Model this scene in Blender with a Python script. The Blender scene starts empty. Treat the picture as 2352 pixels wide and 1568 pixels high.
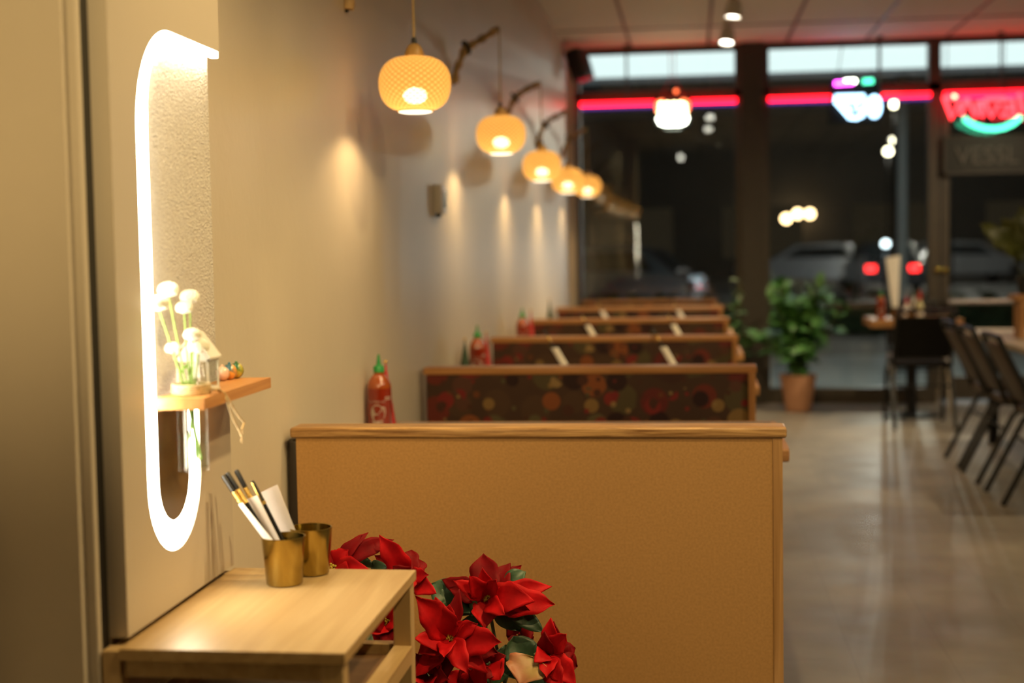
import bpy, bmesh, math, random
from mathutils import Vector, Matrix, Euler
import numpy as np

random.seed(7)
PI = math.pi
C = bpy.context.scene.collection
SC = bpy.context.scene

# ------------------------------------------------------------------ camera
CAM = np.array([1.0232, 0.0, 1.3295]); YAW, PITCH, ROLL = 0.12672, -0.06461, -0.01666
FPX = 3267.0
fw = np.array([-math.sin(YAW)*math.cos(PITCH), math.cos(YAW)*math.cos(PITCH), math.sin(PITCH)])
r0 = np.array([math.cos(YAW), math.sin(YAW), 0.0]); u0 = np.cross(r0, fw)
cr = math.cos(ROLL)*r0 + math.sin(ROLL)*u0
cu = -math.sin(ROLL)*r0 + math.cos(ROLL)*u0
cam_d = bpy.data.cameras.new('camera'); cam_o = bpy.data.objects.new('camera', cam_d); C.objects.link(cam_o)
M = Matrix(((cr[0], cu[0], -fw[0], CAM[0]), (cr[1], cu[1], -fw[1], CAM[1]), (cr[2], cu[2], -fw[2], CAM[2]), (0, 0, 0, 1)))
cam_o.matrix_world = M
cam_d.sensor_width = 36.0; cam_d.lens = 36.0*FPX/2352.0
cam_d.clip_start = 0.05; cam_d.clip_end = 300
cam_d.dof.use_dof = True; cam_d.dof.focus_distance = 2.98; cam_d.dof.aperture_fstop = 2.2
SC.camera = cam_o

def ray(px, py): return fw + (px-1176)/FPX*cr - (py-784)/FPX*cu
def on_x(px, py, X): d = ray(px, py); return CAM + (X-CAM[0])/d[0]*d
def on_y(px, py, Y): d = ray(px, py); return CAM + (Y-CAM[1])/d[1]*d
def on_z(px, py, Z): d = ray(px, py); return CAM + (Z-CAM[2])/d[2]*d

# ------------------------------------------------------------------ materials
def nt(name):
    m = bpy.data.materials.new(name); m.use_nodes = True
    t = m.node_tree; t.nodes.clear()
    out = t.nodes.new('ShaderNodeOutputMaterial')
    return m, t, out
def N(t, kind, **kw):
    n = t.nodes.new(kind)
    for k, v in kw.items():
        if k.startswith('_'): setattr(n, k[1:], v)
        else: n.inputs[k.replace('__', ' ')].default_value = v
    return n
def rgba(c): return (c[0], c[1], c[2], 1.0)
def coords(t, scale=(1, 1, 1), rot=(0, 0, 0)):
    tc = t.nodes.new('ShaderNodeTexCoord'); mp = t.nodes.new('ShaderNodeMapping')
    mp.inputs['Scale'].default_value = scale; mp.inputs['Rotation'].default_value = rot
    t.links.new(tc.outputs['Object'], mp.inputs['Vector']); return mp.outputs['Vector']
def ramp(t, fac, stops, interp='LINEAR'):
    r = t.nodes.new('ShaderNodeValToRGB'); r.color_ramp.interpolation = interp
    el = r.color_ramp.elements
    while len(el) > 1: el.remove(el[-1])
    el[0].position = stops[0][0]; el[0].color = rgba(stops[0][1])
    for p, c in stops[1:]:
        e = el.new(p); e.color = rgba(c)
    t.links.new(fac, r.inputs['Fac']); return r.outputs['Color']
def plain(name, col, rough=.5, metal=0.0, spec=.5, var=.12, nscale=12, bump=0.0, bscale=80, coat=0.0, sheen=0.0, sss=0.0):
    m, t, out = nt(name)
    b = N(t, 'ShaderNodeBsdfPrincipled', Roughness=rough, Metallic=metal)
    b.inputs['Specular IOR Level'].default_value = spec
    if coat: b.inputs['Coat Weight'].default_value = coat; b.inputs['Coat Roughness'].default_value = .08
    if sheen: b.inputs['Sheen Weight'].default_value = sheen
    v = coords(t)
    n = N(t, 'ShaderNodeTexNoise', Scale=nscale, Detail=4.0)
    t.links.new(v, n.inputs['Vector'])
    lo = [max(0, c*(1-var)) for c in col]; hi = [min(1, c*(1+var)) for c in col]
    t.links.new(ramp(t, n.outputs['Fac'], [(.3, lo), (.7, hi)]), b.inputs['Base Color'])
    if bump:
        n2 = N(t, 'ShaderNodeTexNoise', Scale=bscale, Detail=3.0); t.links.new(v, n2.inputs['Vector'])
        bp = N(t, 'ShaderNodeBump', Strength=bump, Distance=.002)
        t.links.new(n2.outputs['Fac'], bp.inputs['Height']); t.links.new(bp.outputs['Normal'], b.inputs['Normal'])
    t.links.new(b.outputs[0], out.inputs[0]); return m
def wood(name, dark, light, axis='X', rough=.42, grain=1.0, spec=.4):
    m, t, out = nt(name)
    b = N(t, 'ShaderNodeBsdfPrincipled', Roughness=rough); b.inputs['Specular IOR Level'].default_value = spec
    s = {'X': (1.6, 42, 42), 'Y': (42, 1.6, 42), 'Z': (42, 42, 1.6)}[axis]
    v = coords(t, tuple(q*grain for q in s))
    n = N(t, 'ShaderNodeTexNoise', Scale=1.0, Detail=7.0, Roughness=.65, Distortion=.8); t.links.new(v, n.inputs['Vector'])
    mid = [(a+b_)/2 for a, b_ in zip(dark, light)]
    col = ramp(t, n.outputs['Fac'], [(.33, dark), (.5, mid), (.64, light)])
    t.links.new(col, b.inputs['Base Color'])
    bp = N(t, 'ShaderNodeBump', Strength=.12, Distance=.001)
    t.links.new(n.outputs['Fac'], bp.inputs['Height']); t.links.new(bp.outputs['Normal'], b.inputs['Normal'])
    t.links.new(b.outputs[0], out.inputs[0]); return m
def emit(name, col, strength):
    m, t, out = nt(name)
    e = N(t, 'ShaderNodeEmission', Strength=strength); e.inputs['Color'].default_value = rgba(col)
    t.links.new(e.outputs[0], out.inputs[0]); return m
def glass_pane(name, tint=(.9, .95, .93), f0=.045, extra=0.0):
    m, t, out = nt(name)
    lw = N(t, 'ShaderNodeLayerWeight', Blend=.5)
    pw = t.nodes.new('ShaderNodeMath'); pw.operation = 'POWER'; pw.inputs[1].default_value = 5.0
    t.links.new(lw.outputs['Facing'], pw.inputs[0])
    ma = t.nodes.new('ShaderNodeMath'); ma.operation = 'MULTIPLY_ADD'; ma.inputs[1].default_value = 1-f0; ma.inputs[2].default_value = f0
    t.links.new(pw.outputs[0], ma.inputs[0])
    tr = t.nodes.new('ShaderNodeBsdfTransparent'); tr.inputs['Color'].default_value = rgba(tint)
    gl = N(t, 'ShaderNodeBsdfGlossy', Roughness=.0)
    mx = t.nodes.new('ShaderNodeMixShader')
    t.links.new(ma.outputs[0], mx.inputs[0]); t.links.new(tr.outputs[0], mx.inputs[1]); t.links.new(gl.outputs[0], mx.inputs[2])
    t.links.new(mx.outputs[0], out.inputs[0]); return m

MAT = {}
def mk():
    # satin paint on the walls
    m, t, out = nt('wall_paint')
    b = N(t, 'ShaderNodeBsdfPrincipled', Roughness=.42); b.inputs['Specular IOR Level'].default_value = .28
    v = coords(t)
    n = N(t, 'ShaderNodeTexNoise', Scale=1.3, Detail=3.0); t.links.new(v, n.inputs['Vector'])
    t.links.new(ramp(t, n.outputs['Fac'], [(.3, (.60, .53, .43)), (.7, (.66, .59, .48))]), b.inputs['Base Color'])
    n2 = N(t, 'ShaderNodeTexNoise', Scale=26.0, Detail=2.0); t.links.new(v, n2.inputs['Vector'])
    bp = N(t, 'ShaderNodeBump', Strength=.25, Distance=.004)
    t.links.new(n2.outputs['Fac'], bp.inputs['Height']); t.links.new(bp.outputs['Normal'], b.inputs['Normal'])
    t.links.new(b.outputs[0], out.inputs[0]); MAT['wall'] = m
    MAT['wall2'] = plain('wall_paint_matte', (.55, .49, .41), .55, var=.04, nscale=2, bump=.12, bscale=60)
    # stippled plaster in the niche
    m, t, out = nt('stipple_plaster')
    b = N(t, 'ShaderNodeBsdfPrincipled', Roughness=.45)
    v = coords(t)
    n = N(t, 'ShaderNodeTexNoise', Scale=250.0, Detail=1.5, Roughness=.5, Distortion=.8); t.links.new(v, n.inputs['Vector'])
    t.links.new(ramp(t, n.outputs['Fac'], [(.35, (.62, .57, .50)), (.65, (.77, .73, .65))]), b.inputs['Base Color'])
    bp = N(t, 'ShaderNodeBump', Strength=1.0, Distance=.006)
    t.links.new(n.outputs['Fac'], bp.inputs['Height']); t.links.new(bp.outputs['Normal'], b.inputs['Normal'])
    t.links.new(b.outputs[0], out.inputs[0]); MAT['plaster'] = m
    MAT['niche_brown'] = plain('bronze_gloss_panel', (.17, .105, .04), .33, spec=.6, var=.2, nscale=5)
    # floor: worn vinyl tile
    m, t, out = nt('worn_floor_tile')
    b = N(t, 'ShaderNodeBsdfPrincipled', Roughness=.38)
    v = coords(t)
    n = N(t, 'ShaderNodeTexNoise', Scale=1.7, Detail=8.0, Roughness=.6); t.links.new(v, n.inputs['Vector'])
    c1 = ramp(t, n.outputs['Fac'], [(.3, (.15, .13, .11)), (.5, (.21, .185, .155)), (.7, (.28, .245, .20))])
    br = N(t, 'ShaderNodeTexBrick', Scale=1.0); br.offset = 0.0
    for k, q in (('Color1', (1, 1, 1, 1)), ('Color2', (.86, .88, .9, 1)), ('Mortar', (.5, .5, .5, 1))): br.inputs[k].default_value = q
    br.inputs['Mortar Size'].default_value = .002; br.inputs['Brick Width'].default_value = .305; br.inputs['Row Height'].default_value = .305
    v2 = coords(t, (1, 1, 1), (0, 0, math.radians(0))); t.links.new(v2, br.inputs['Vector'])
    mx = t.nodes.new('ShaderNodeMixRGB'); mx.blend_type = 'MULTIPLY'; mx.inputs[0].default_value = .55
    t.links.new(c1, mx.inputs[1]); t.links.new(br.outputs['Color'], mx.inputs[2]); t.links.new(mx.outputs[0], b.inputs['Base Color'])
    n3 = N(t, 'ShaderNodeTexNoise', Scale=5.0, Detail=4.0); t.links.new(v, n3.inputs['Vector'])
    rr = t.nodes.new('ShaderNodeMapRange'); rr.inputs['To Min'].default_value = .3; rr.inputs['To Max'].default_value = .55
    t.links.new(n3.outputs['Fac'], rr.inputs['Value']); t.links.new(rr.outputs[0], b.inputs['Roughness'])
    t.links.new(b.outputs[0], out.inputs[0]); MAT['floor'] = m
    MAT['ceil'] = plain('ceiling_tile', (.74, .69, .60), .8, var=.05, nscale=60, bump=.2, bscale=200)
    MAT['grid'] = plain('ceiling_grid_metal', (.16, .14, .12), .5)
    MAT['frame'] = plain('dark_bronze_frame', (.07, .057, .044), .45, spec=.5, var=.1)
    MAT['frame_lt'] = plain('painted_pillar', (.05, .042, .034), .55, var=.06)
    MAT['jamb'] = plain('cream_jamb', (.52, .45, .36), .5, var=.05)
    MAT['glass'] = glass_pane('window_glass', (.9, .95, .93), .07)
    MAT['clear'] = glass_pane('clear_glass', (.97, .99, .97), .03)
    MAT['mdf'] = plain('raw_fibreboard', (.42, .235, .085), .6, var=.10, nscale=160, bump=.05, bscale=300, spec=.25)
    MAT['oak'] = wood('oak_edge', (.17, .075, .022), (.56, .34, .14), 'X', .4, 3.4)
    MAT['oakv'] = wood('oak_post', (.32, .17, .06), (.50, .29, .12), 'Z', .45, 1.2)
    MAT['capw'] = wood('stained_cap', (.25, .11, .035), (.42, .20, .07), 'X', .33)
    MAT['capv'] = wood('stained_post', (.25, .11, .035), (.40, .19, .065), 'Z', .4)
    MAT['bamboo'] = wood('bamboo_top', (.41, .27, .12), (.53, .38, .19), 'Y', .36, .8)
    MAT['bambooz'] = wood('bamboo_leg', (.47, .32, .15), (.58, .42, .22), 'Z', .42, .8)
    MAT['shelfw'] = wood('orange_wood_shelf', (.50, .22, .065), (.62, .30, .10), 'Y', .45)
    MAT['board'] = wood('brown_shelf_board', (.16, .08, .035), (.22, .12, .055), 'X', .5)
    # patterned upholstery
    m, t, out = nt('circle_print_upholstery')
    b = N(t, 'ShaderNodeBsdfPrincipled', Roughness=.65); b.inputs['Specular IOR Level'].default_value = .12
    v = coords(t, (1.0, .03, 1.0))
    def dots(scale, rad, stops, base, off):
        mp = t.nodes.new('ShaderNodeMapping'); mp.inputs['Location'].default_value = off
        t.links.new(v, mp.inputs['Vector'])
        vo = N(t, 'ShaderNodeTexVoronoi', Scale=scale, Randomness=.55); t.links.new(mp.outputs[0], vo.inputs['Vector'])
        sp = t.nodes.new('ShaderNodeSeparateColor'); t.links.new(vo.outputs['Color'], sp.inputs[0])
        col = ramp(t, sp.outputs[0], stops, 'CONSTANT')
        # ring radius differs from cell to cell
        ma = t.nodes.new('ShaderNodeMath'); ma.operation = 'MULTIPLY_ADD'; ma.inputs[1].default_value = rad*.8; ma.inputs[2].default_value = rad*.55
        t.links.new(sp.outputs[1], ma.inputs[0])
        lt = t.nodes.new('ShaderNodeMath'); lt.operation = 'LESS_THAN'
        t.links.new(vo.outputs['Distance'], lt.inputs[0]); t.links.new(ma.outputs[0], lt.inputs[1])
        mx = t.nodes.new('ShaderNodeMixRGB'); t.links.new(lt.outputs[0], mx.inputs[0]); t.links.new(col, mx.inputs[2])
        if isinstance(base, tuple): mx.inputs[1].default_value = rgba(base)
        else: t.links.new(base, mx.inputs[1])
        return mx.outputs[0]
    a = dots(7.0, .50, [(0, (.055, .030, .018)), (.3, (.085, .016, .014)), (.55, (.06, .045, .022)), (.75, (.10, .020, .014)), (.9, (.04, .018, .014))], (.045, .024, .016), (0, 0, 0))
    a = dots(13, .44, [(0, (.07, .03, .02)), (.2, (.14, .018, .016)), (.4, (.16, .095, .035)), (.55, (.16, .05, .018)), (.75, (.022, .010, .010)), (.9, (.075, .06, .03))], a, (.37, .2, .11))
    a = dots(19, .40, [(0, (.05, .02, .014)), (.3, (.19, .12, .05)), (.5, (.13, .016, .016)), (.7, (.06, .05, .026)), (.85, (.10, .035, .016))], a, (.7, .1, .43))
    t.links.new(a, b.inputs['Base Color'])
    t.links.new(b.outputs[0], out.inputs[0]); MAT['fabric'] = m
    MAT['vinyl'] = plain('dark_vinyl', (.03, .022, .018), .4)
    MAT['black'] = plain('black_plastic', (.012, .012, .012), .35)
    MAT['blackm'] = plain('black_metal', (.008, .008, .009), .4, spec=.35)
    MAT['brownv'] = plain('brown_chair_vinyl', (.06, .038, .021), .55)
    MAT['blackvin'] = plain('black_chair_vinyl', (.006, .006, .006), .7, spec=.2)
    MAT['brass'] = plain('brushed_brass', (.40, .295, .085), .2, metal=1.0, var=.05, nscale=40)
    MAT['gold'] = plain('gold_band', (.95, .66, .2), .25, metal=1.0, var=.04, bump=.6, bscale=400)
    MAT['chrome'] = plain('chrome', (.75, .75, .75), .15, metal=1.0, var=.02)
    MAT['paper'] = plain('white_paper', (.80, .74, .70), .7, var=.03, nscale=30)
    MAT['papery'] = plain('white_paper_sleeve', (.84, .80, .74), .7, var=.03, nscale=30)
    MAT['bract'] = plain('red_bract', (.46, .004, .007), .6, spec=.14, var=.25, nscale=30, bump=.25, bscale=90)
    MAT['bract_shade'] = plain('shaded_red_bract', (.17, .002, .004), .6, spec=.12, var=.25, nscale=30, bump=.25, bscale=90)  # darker copy of the red, shade on the rear bracts put into colour
    MAT['leaf'] = plain('dark_green_leaf', (.035, .085, .04), .45, var=.3, nscale=25, bump=.25, bscale=80)
    MAT['leafp'] = plain('houseplant_leaf', (.07, .20, .05), .42, var=.35, nscale=9)
    MAT['leafo'] = plain('olive_leaf', (.075, .085, .016), .4, var=.2, nscale=6)
    MAT['leafpale'] = plain('pale_green_leaf', (.30, .40, .22), .5, var=.25, nscale=15)
    MAT['stem'] = plain('green_stem', (.22, .36, .08), .5, var=.15)
    MAT['stemd'] = plain('dark_stem', (.09, .10, .04), .6, var=.2)
    m = plain('variegated_bract', (.45, .16, .09), .5)
    t = m.node_tree; MAT['varieg'] = m
    for nd in t.nodes:
        if nd.type == 'VALTORGB':
            nd.color_ramp.elements[0].color = (.42, .05, .05, 1); nd.color_ramp.elements[1].color = (.38, .26, .09, 1)
    MAT['cyath'] = plain('yellow_cyathia', (.55, .5, .06), .4, var=.3, nscale=200)
    MAT['pot'] = plain('brown_planter', (.18, .10, .06), .6)
    MAT['terra'] = plain('salmon_pot', (.62, .33, .20), .6, var=.05)
    MAT['soil'] = plain('soil', (.03, .02, .012), .9, bump=.5, bscale=60)
    MAT['petal'] = plain('white_petals', (.88, .87, .76), .6, var=.05, nscale=60, bump=.8, bscale=130)
    MAT['housew'] = plain('white_enamel', (.82, .80, .72), .4, var=.03)
    MAT['twine'] = plain('jute_twine', (.60, .46, .25), .85, var=.25, nscale=220, bump=.8, bscale=500)
    MAT['sauce'] = plain('chilli_sauce', (.23, .022, .008), .12, coat=.6, var=.15, nscale=20)
    MAT['saucel'] = plain('sauce_shoulder', (.30, .065, .012), .12, coat=.6, var=.2, nscale=20)
    MAT['capg'] = plain('green_cap', (.015, .26, .06), .4, var=.05)
    MAT['print'] = plain('white_print', (.42, .33, .28), .5, var=.04)
    MAT['redcone'] = plain('red_glitter', (.45, .02, .02), .3, var=.5, nscale=240, bump=1.0, bscale=260)
    MAT['greencone'] = plain('green_tinsel', (.018, .05, .022), .5, var=.6, nscale=180, bump=1.0, bscale=220)
    MAT['cord'] = plain('jute_cord', (.48, .35, .16), .85, var=.15, nscale=200)
    MAT['lampwood'] = plain('turned_wood', (.50, .30, .10), .35, var=.1)
    MAT['drift'] = plain('driftwood', (.46, .31, .15), .7, var=.35, nscale=25, bump=.6, bscale=50)
    MAT['white'] = plain('white_plastic', (.62, .57, .50), .4, var=.03)
    MAT['screen'] = plain('grey_screen', (.10, .12, .11), .25, var=.05)
    MAT['lam'] = plain('grey_laminate', (.34, .33, .35), .22, var=.08, nscale=20)
    MAT['wtable'] = plain('whitewashed_table', (.46, .39, .31), .4, var=.08, nscale=8)
    MAT['woodmid'] = wood('mid_wood', (.30, .14, .05), (.46, .24, .10), 'X', .4)
    MAT['peach'] = plain('peach_glaze', (.75, .50, .38), .15, coat=.8, var=.08)
    m = plain('orange_blue_glaze', (.8, .4, .05), .12, coat=.8); MAT['orb1'] = m
    for nd in m.node_tree.nodes:
        if nd.type == 'VALTORGB':
            e = nd.color_ramp.elements; e[0].position = .42; e[1].position = .55
            e[0].color = (.03, .12, .16, 1); e[1].color = (.80, .36, .06, 1)
        if nd.type == 'TEX_NOISE': nd.inputs['Scale'].default_value = 45
    m = plain('green_yellow_glaze', (.2, .3, .05), .12, coat=.8); MAT['orb2'] = m
    for nd in m.node_tree.nodes:
        if nd.type == 'VALTORGB':
            e = nd.color_ramp.elements; e[0].position = .42; e[1].position = .6
            e[0].color = (.03, .14, .05, 1); e[1].color = (.62, .50, .06, 1)
        if nd.type == 'TEX_NOISE': nd.inputs['Scale'].default_value = 45
    # woven bamboo shade: translucent strips with see-through gaps
    m, t, out = nt('woven_bamboo')
    uv = t.nodes.new('ShaderNodeUVMap')
    sx = t.nodes.new('ShaderNodeSeparateXYZ'); t.links.new(uv.outputs[0], sx.inputs[0])
    def mathn(op, a, b2=None, v=None):
        n = t.nodes.new('ShaderNodeMath'); n.operation = op
        for i, q in enumerate((a, b2)):
            if q is None: continue
            if isinstance(q, (int, float)): n.inputs[i].default_value = q
            else: t.links.new(q, n.inputs[i])
        return n.outputs[0]
    p1 = mathn('SINE', mathn('MULTIPLY', mathn('ADD', mathn('MULTIPLY', sx.outputs[0], 30.0), mathn('MULTIPLY', sx.outputs[1], 14.0)), 2*PI))
    p2 = mathn('SINE', mathn('MULTIPLY', mathn('SUBTRACT', mathn('MULTIPLY', sx.outputs[0], 30.0), mathn('MULTIPLY', sx.outputs[1], 14.0)), 2*PI))
    pr = mathn('MULTIPLY', mathn('ADD', p1, 1.0), mathn('ADD', p2, 1.0))
    col = ramp(t, mathn('DIVIDE', pr, 4.0), [(0, (.52, .29, .08)), (.45, (.72, .46, .16)), (1, (.88, .66, .28))])
    tl = t.nodes.new('ShaderNodeBsdfTranslucent'); t.links.new(col, tl.inputs[0])
    df = t.nodes.new('ShaderNodeBsdfDiffuse'); t.links.new(col, df.inputs[0])
    tp = t.nodes.new('ShaderNodeBsdfTransparent')
    m1 = t.nodes.new('ShaderNodeMixShader'); m1.inputs[0].default_value = .35
    t.links.new(tl.outputs[0], m1.inputs[1]); t.links.new(df.outputs[0], m1.inputs[2])
    gap = mathn('ADD', mathn('MULTIPLY', pr, .035), .045)
    m2 = t.nodes.new('ShaderNodeMixShader'); t.links.new(gap, m2.inputs[0])
    t.links.new(m1.outputs[0], m2.inputs[1]); t.links.new(tp.outputs[0], m2.inputs[2])
    t.links.new(m2.outputs[0], out.inputs[0]); MAT['weave'] = m
    MAT['bulb'] = emit('lit_bulb', (1, .78, .46), 28)
    MAT['diffuser'] = emit('lit_diffuser', (1, .86, .60), 3.0)
    MAT['led'] = emit('led_ring', (1, .88, .66), 26)
    MAT['spot'] = emit('spot_lens', (1, .93, .78), 14)
    MAT['neon_red'] = emit('neon_red', (1, .006, .014), 9)
    MAT['violet_glow'] = emit('violet_glow', (.22, .07, .5), .8)
    MAT['neon_red2'] = emit('neon_red_letters', (1, .03, .04), 7)
    MAT['neon_green'] = emit('neon_green', (.10, 1, .55), 3.6)
    MAT['neon_blue'] = emit('neon_blue_white', (.42, .72, 1), 5.5)
    MAT['neon_mag'] = emit('neon_magenta', (1, .08, .95), 9)
    MAT['neon_warm'] = emit('neon_warm', (1, .78, .38), 12)
    MAT['neon_white'] = emit('neon_white', (.95, 1, .80), 12)
    MAT['neon_orange'] = emit('neon_orange', (1, .16, .05), 4)
    MAT['tube_off'] = plain('unlit_tube', (.16, .155, .145), .3, var=.05)
    MAT['soffit'] = emit('glowing_soffit', (.86, .98, 1), 1.3)  # white soffit glows by itself, in place of light falling on it
    MAT['fascia'] = plain('fascia_metal', (.10, .10, .11), .5)
    MAT['asphalt'] = plain('asphalt', (.06, .06, .062), .7, var=.25, nscale=3, bump=.3)
    MAT['walk'] = plain('sidewalk', (.22, .23, .22), .7, var=.1)
    MAT['hedge'] = plain('hedge_green', (.10, .17, .06), .7, var=.4, nscale=8)
    MAT['carsil'] = plain('silver_car_paint', (.45, .46, .50), .25, metal=.6, coat=.8, var=.03)
    MAT['cardark'] = plain('dark_car_paint', (.02, .022, .03), .2, coat=.8, var=.03)
    MAT['carglass'] = plain('car_glass', (.02, .025, .03), .08, spec=.8)
    MAT['tyre'] = plain('tyre', (.012, .012, .012), .8)
    MAT['tail'] = emit('tail_lamp', (1, .02, .02), 9)
    MAT['head'] = emit('head_lamp', (.8, .92, 1), 7)
    MAT['building'] = plain('far_building', (.05, .045, .04), .8, var=.15, nscale=.6)
    MAT['mirrorlamp'] = emit('mirrored_lamp_light', (1, .62, .3), 14)
    MAT['dimwin'] = emit('dim_shop_window', (.35, .26, .16), .055)
    MAT['streetl'] = emit('street_lamp_light', (1, .84, .58), 16)
    MAT['concrete'] = plain('canopy_column_paint', (.20, .20, .19), .6, var=.05)
    MAT['push'] = plain('push_bar_metal', (.55, .50, .48), .3, metal=.8, var=.05)
mk()

# ------------------------------------------------------------------ mesh builder
class MB:
    def __init__(s): s.v = []; s.f = []; s.mi = []; s.uv = {}; s.cur = 0
    def add(s, vs, fs, M=None, uvs=None):
        b = len(s.v)
        s.v += [tuple(M @ Vector(p)) if M is not None else tuple(float(q) for q in p) for p in vs]
        for i, f in enumerate(fs):
            if uvs: s.uv[len(s.f)] = uvs[i]
            s.f.append([b+k for k in f]); s.mi.append(s.cur)
        return s
    def box(s, x0, x1, y0, y1, z0, z1, bev=0.0, M=None):
        if bev <= 0:
            vs = [(x, y, z) for x in (x0, x1) for y in (y0, y1) for z in (z0, z1)]
            return s.add(vs, [(0, 1, 3, 2), (4, 6, 7, 5), (0, 4, 5, 1), (2, 3, 7, 6), (0, 2, 6, 4), (1, 5, 7, 3)], M)
        bm = bmesh.new(); bmesh.ops.create_cube(bm, size=1)
        bmesh.ops.scale(bm, vec=(x1-x0, y1-y0, z1-z0), verts=bm.verts)
        bmesh.ops.translate(bm, vec=((x0+x1)/2, (y0+y1)/2, (z0+z1)/2), verts=bm.verts)
        bmesh.ops.bevel(bm, geom=list(bm.edges), offset=bev, segments=3, affect='EDGES', profile=.5)
        bm.verts.index_update()
        s.add([v.co[:] for v in bm.verts], [[v.index for v in f.verts] for f in bm.faces], M); bm.free(); return s
    def lathe(s, prof, n=32, M=None, arc=2*PI, cap=False):
        vs, fs, uvs = [], [], []
        L = [0.0]
        for i in range(1, len(prof)): L.append(L[-1]+math.dist(prof[i], prof[i-1]))
        closed = arc >= 2*PI-1e-6
        cols = n if closed else n+1
        for (r, z) in prof:
            for k in range(cols):
                a = arc*k/n; vs.append((r*math.cos(a), r*math.sin(a), z))
        for i in range(len(prof)-1):
            for k in range(n):
                k2 = (k+1) % cols
                fs.append((i*cols+k, i*cols+k2, (i+1)*cols+k2, (i+1)*cols+k))
                v0, v1 = L[i]/max(L[-1], 1e-6), L[i+1]/max(L[-1], 1e-6)
                uvs.append(((k/n, v0), ((k+1)/n, v0), ((k+1)/n, v1), (k/n, v1)))
        return s.add(vs, fs, M, uvs)
    def cyl(s, p0, p1, r0_, r1_=None, n=16):
        return s.tube([p0, p1], [r0_, r0_ if r1_ is None else r1_], n)
    def tube(s, pts, r, n=10, closed=False, caps=True):
        pts = [Vector(p) for p in pts]; m = len(pts)
        rr = r if isinstance(r, (list, tuple)) else [r]*m
        vs, fs = [], []
        prev = None
        for i, p in enumerate(pts):
            if closed: d = pts[(i+1) % m]-pts[i-1]
            else: d = pts[min(i+1, m-1)]-pts[max(i-1, 0)]
            d = d.normalized() if d.length > 1e-9 else Vector((0, 0, 1))
            if prev is None:
                a = Vector((0, 0, 1)) if abs(d.z) < .9 else Vector((1, 0, 0))
                x = d.cross(a).normalized()
            else:
                x = prev - d*prev.dot(d); x = x.normalized() if x.length > 1e-6 else d.orthogonal().normalized()
            prev = x; y = d.cross(x)
            for k in range(n):
                a = 2*PI*k/n; vs.append(p + (x*math.cos(a)+y*math.sin(a))*rr[i])
        rng = m if closed else m-1
        for i in range(rng):
            j = (i+1) % m
            for k in range(n):
                k2 = (k+1) % n; fs.append((i*n+k, i*n+k2, j*n+k2, j*n+k))
        if caps and not closed:
            fs.append(tuple(range(n-1, -1, -1))); fs.append(tuple((m-1)*n+k for k in range(n)))
        return s.add(vs, fs)
    def prism(s, poly, a, b, axis='X', M=None):
        # poly in the two other axes, extruded from a to b
        def P(q, w): return {'X': (w, q[0], q[1]), 'Y': (q[0], w, q[1]), 'Z': (q[0], q[1], w)}[axis]
        from mathutils.geometry import tessellate_polygon
        n = len(poly)
        vs = [P(q, a) for q in poly]+[P(q, b) for q in poly]
        tri = tessellate_polygon([[Vector((q[0], q[1], 0)) for q in poly]])
        fs = [tuple(t) for t in tri]+[tuple(k+n for k in t[::-1]) for t in tri]
        fs += [(i, (i+1) % n, (i+1) % n+n, i+n) for i in range(n)]
        return s.add(vs, fs, M)
    def sphere(s, c, r, n=20, sc=(1, 1, 1)):
        m = n//2; vs, fs = [], []
        for i in range(m+1):
            th = PI*i/m
            for k in range(n):
                a = 2*PI*k/n
                vs.append((c[0]+r*sc[0]*math.sin(th)*math.cos(a), c[1]+r*sc[1]*math.sin(th)*math.sin(a), c[2]+r*sc[2]*math.cos(th)))
        for i in range(m):
            for k in range(n):
                k2 = (k+1) % n; fs.append((i*n+k, (i+1)*n+k, (i+1)*n+k2, i*n+k2))
        return s.add(vs, fs)
    def build(s, name, mat, parent=None, smooth=False, angle=40, loc=None, solid=0.0, subd=0):
        me = bpy.data.meshes.new(name); me.from_pydata(s.v, [], s.f)
        for m in (mat if isinstance(mat, (list, tuple)) else [mat]): me.materials.append(MAT[m] if isinstance(m, str) else m)
        for p, k in zip(me.polygons, s.mi): p.material_index = k
        if s.uv:
            uvl = me.uv_layers.new(name='UVMap')
            for p in me.polygons:
                q = s.uv.get(p.index)
                if q:
                    for li, w in zip(p.loop_indices, q): uvl.data[li].uv = w
        bm = bmesh.new(); bm.from_mesh(me)
        bmesh.ops.recalc_face_normals(bm, faces=bm.faces); bm.to_mesh(me); bm.free()
        if smooth:
            for p in me.polygons: p.use_smooth = True
            try: me.set_sharp_from_angle(angle=math.radians(angle))
            except Exception: pass
        o = bpy.data.objects.new(name, me); C.objects.link(o)
        if parent is not None: o.parent = parent
        if loc is not None: o.location = loc
        if solid:
            md = o.modifiers.new('thickness', 'SOLIDIFY'); md.thickness = solid; md.offset = 0
        if subd:
            md = o.modifiers.new('smooth', 'SUBSURF'); md.levels = subd; md.render_levels = subd
        return o
def tag(o, label, cat, group=None, kind=None):
    if label: o['label'] = label
    if cat: o['category'] = cat
    if group: o['group'] = group
    if kind: o['kind'] = kind
    return o
def thing(name, label, cat, loc=(0, 0, 0), rz=0.0, group=None):
    o = bpy.data.objects.new(name, None); C.objects.link(o); o.empty_display_size = .05
    o.location = tuple(float(q) for q in loc); o.rotation_euler = (0, 0, rz)
    return tag(o, label, cat, group)
def structure(o): o['kind'] = 'structure'; return o
def kids(o): return [c for c in bpy.data.objects if c.parent is o]
def copy_tree(o, parent=None):
    c = o.copy(); C.objects.link(c)
    if parent is not None: c.parent = parent
    for ch in kids(o): copy_tree(ch, c)
    return c
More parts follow.
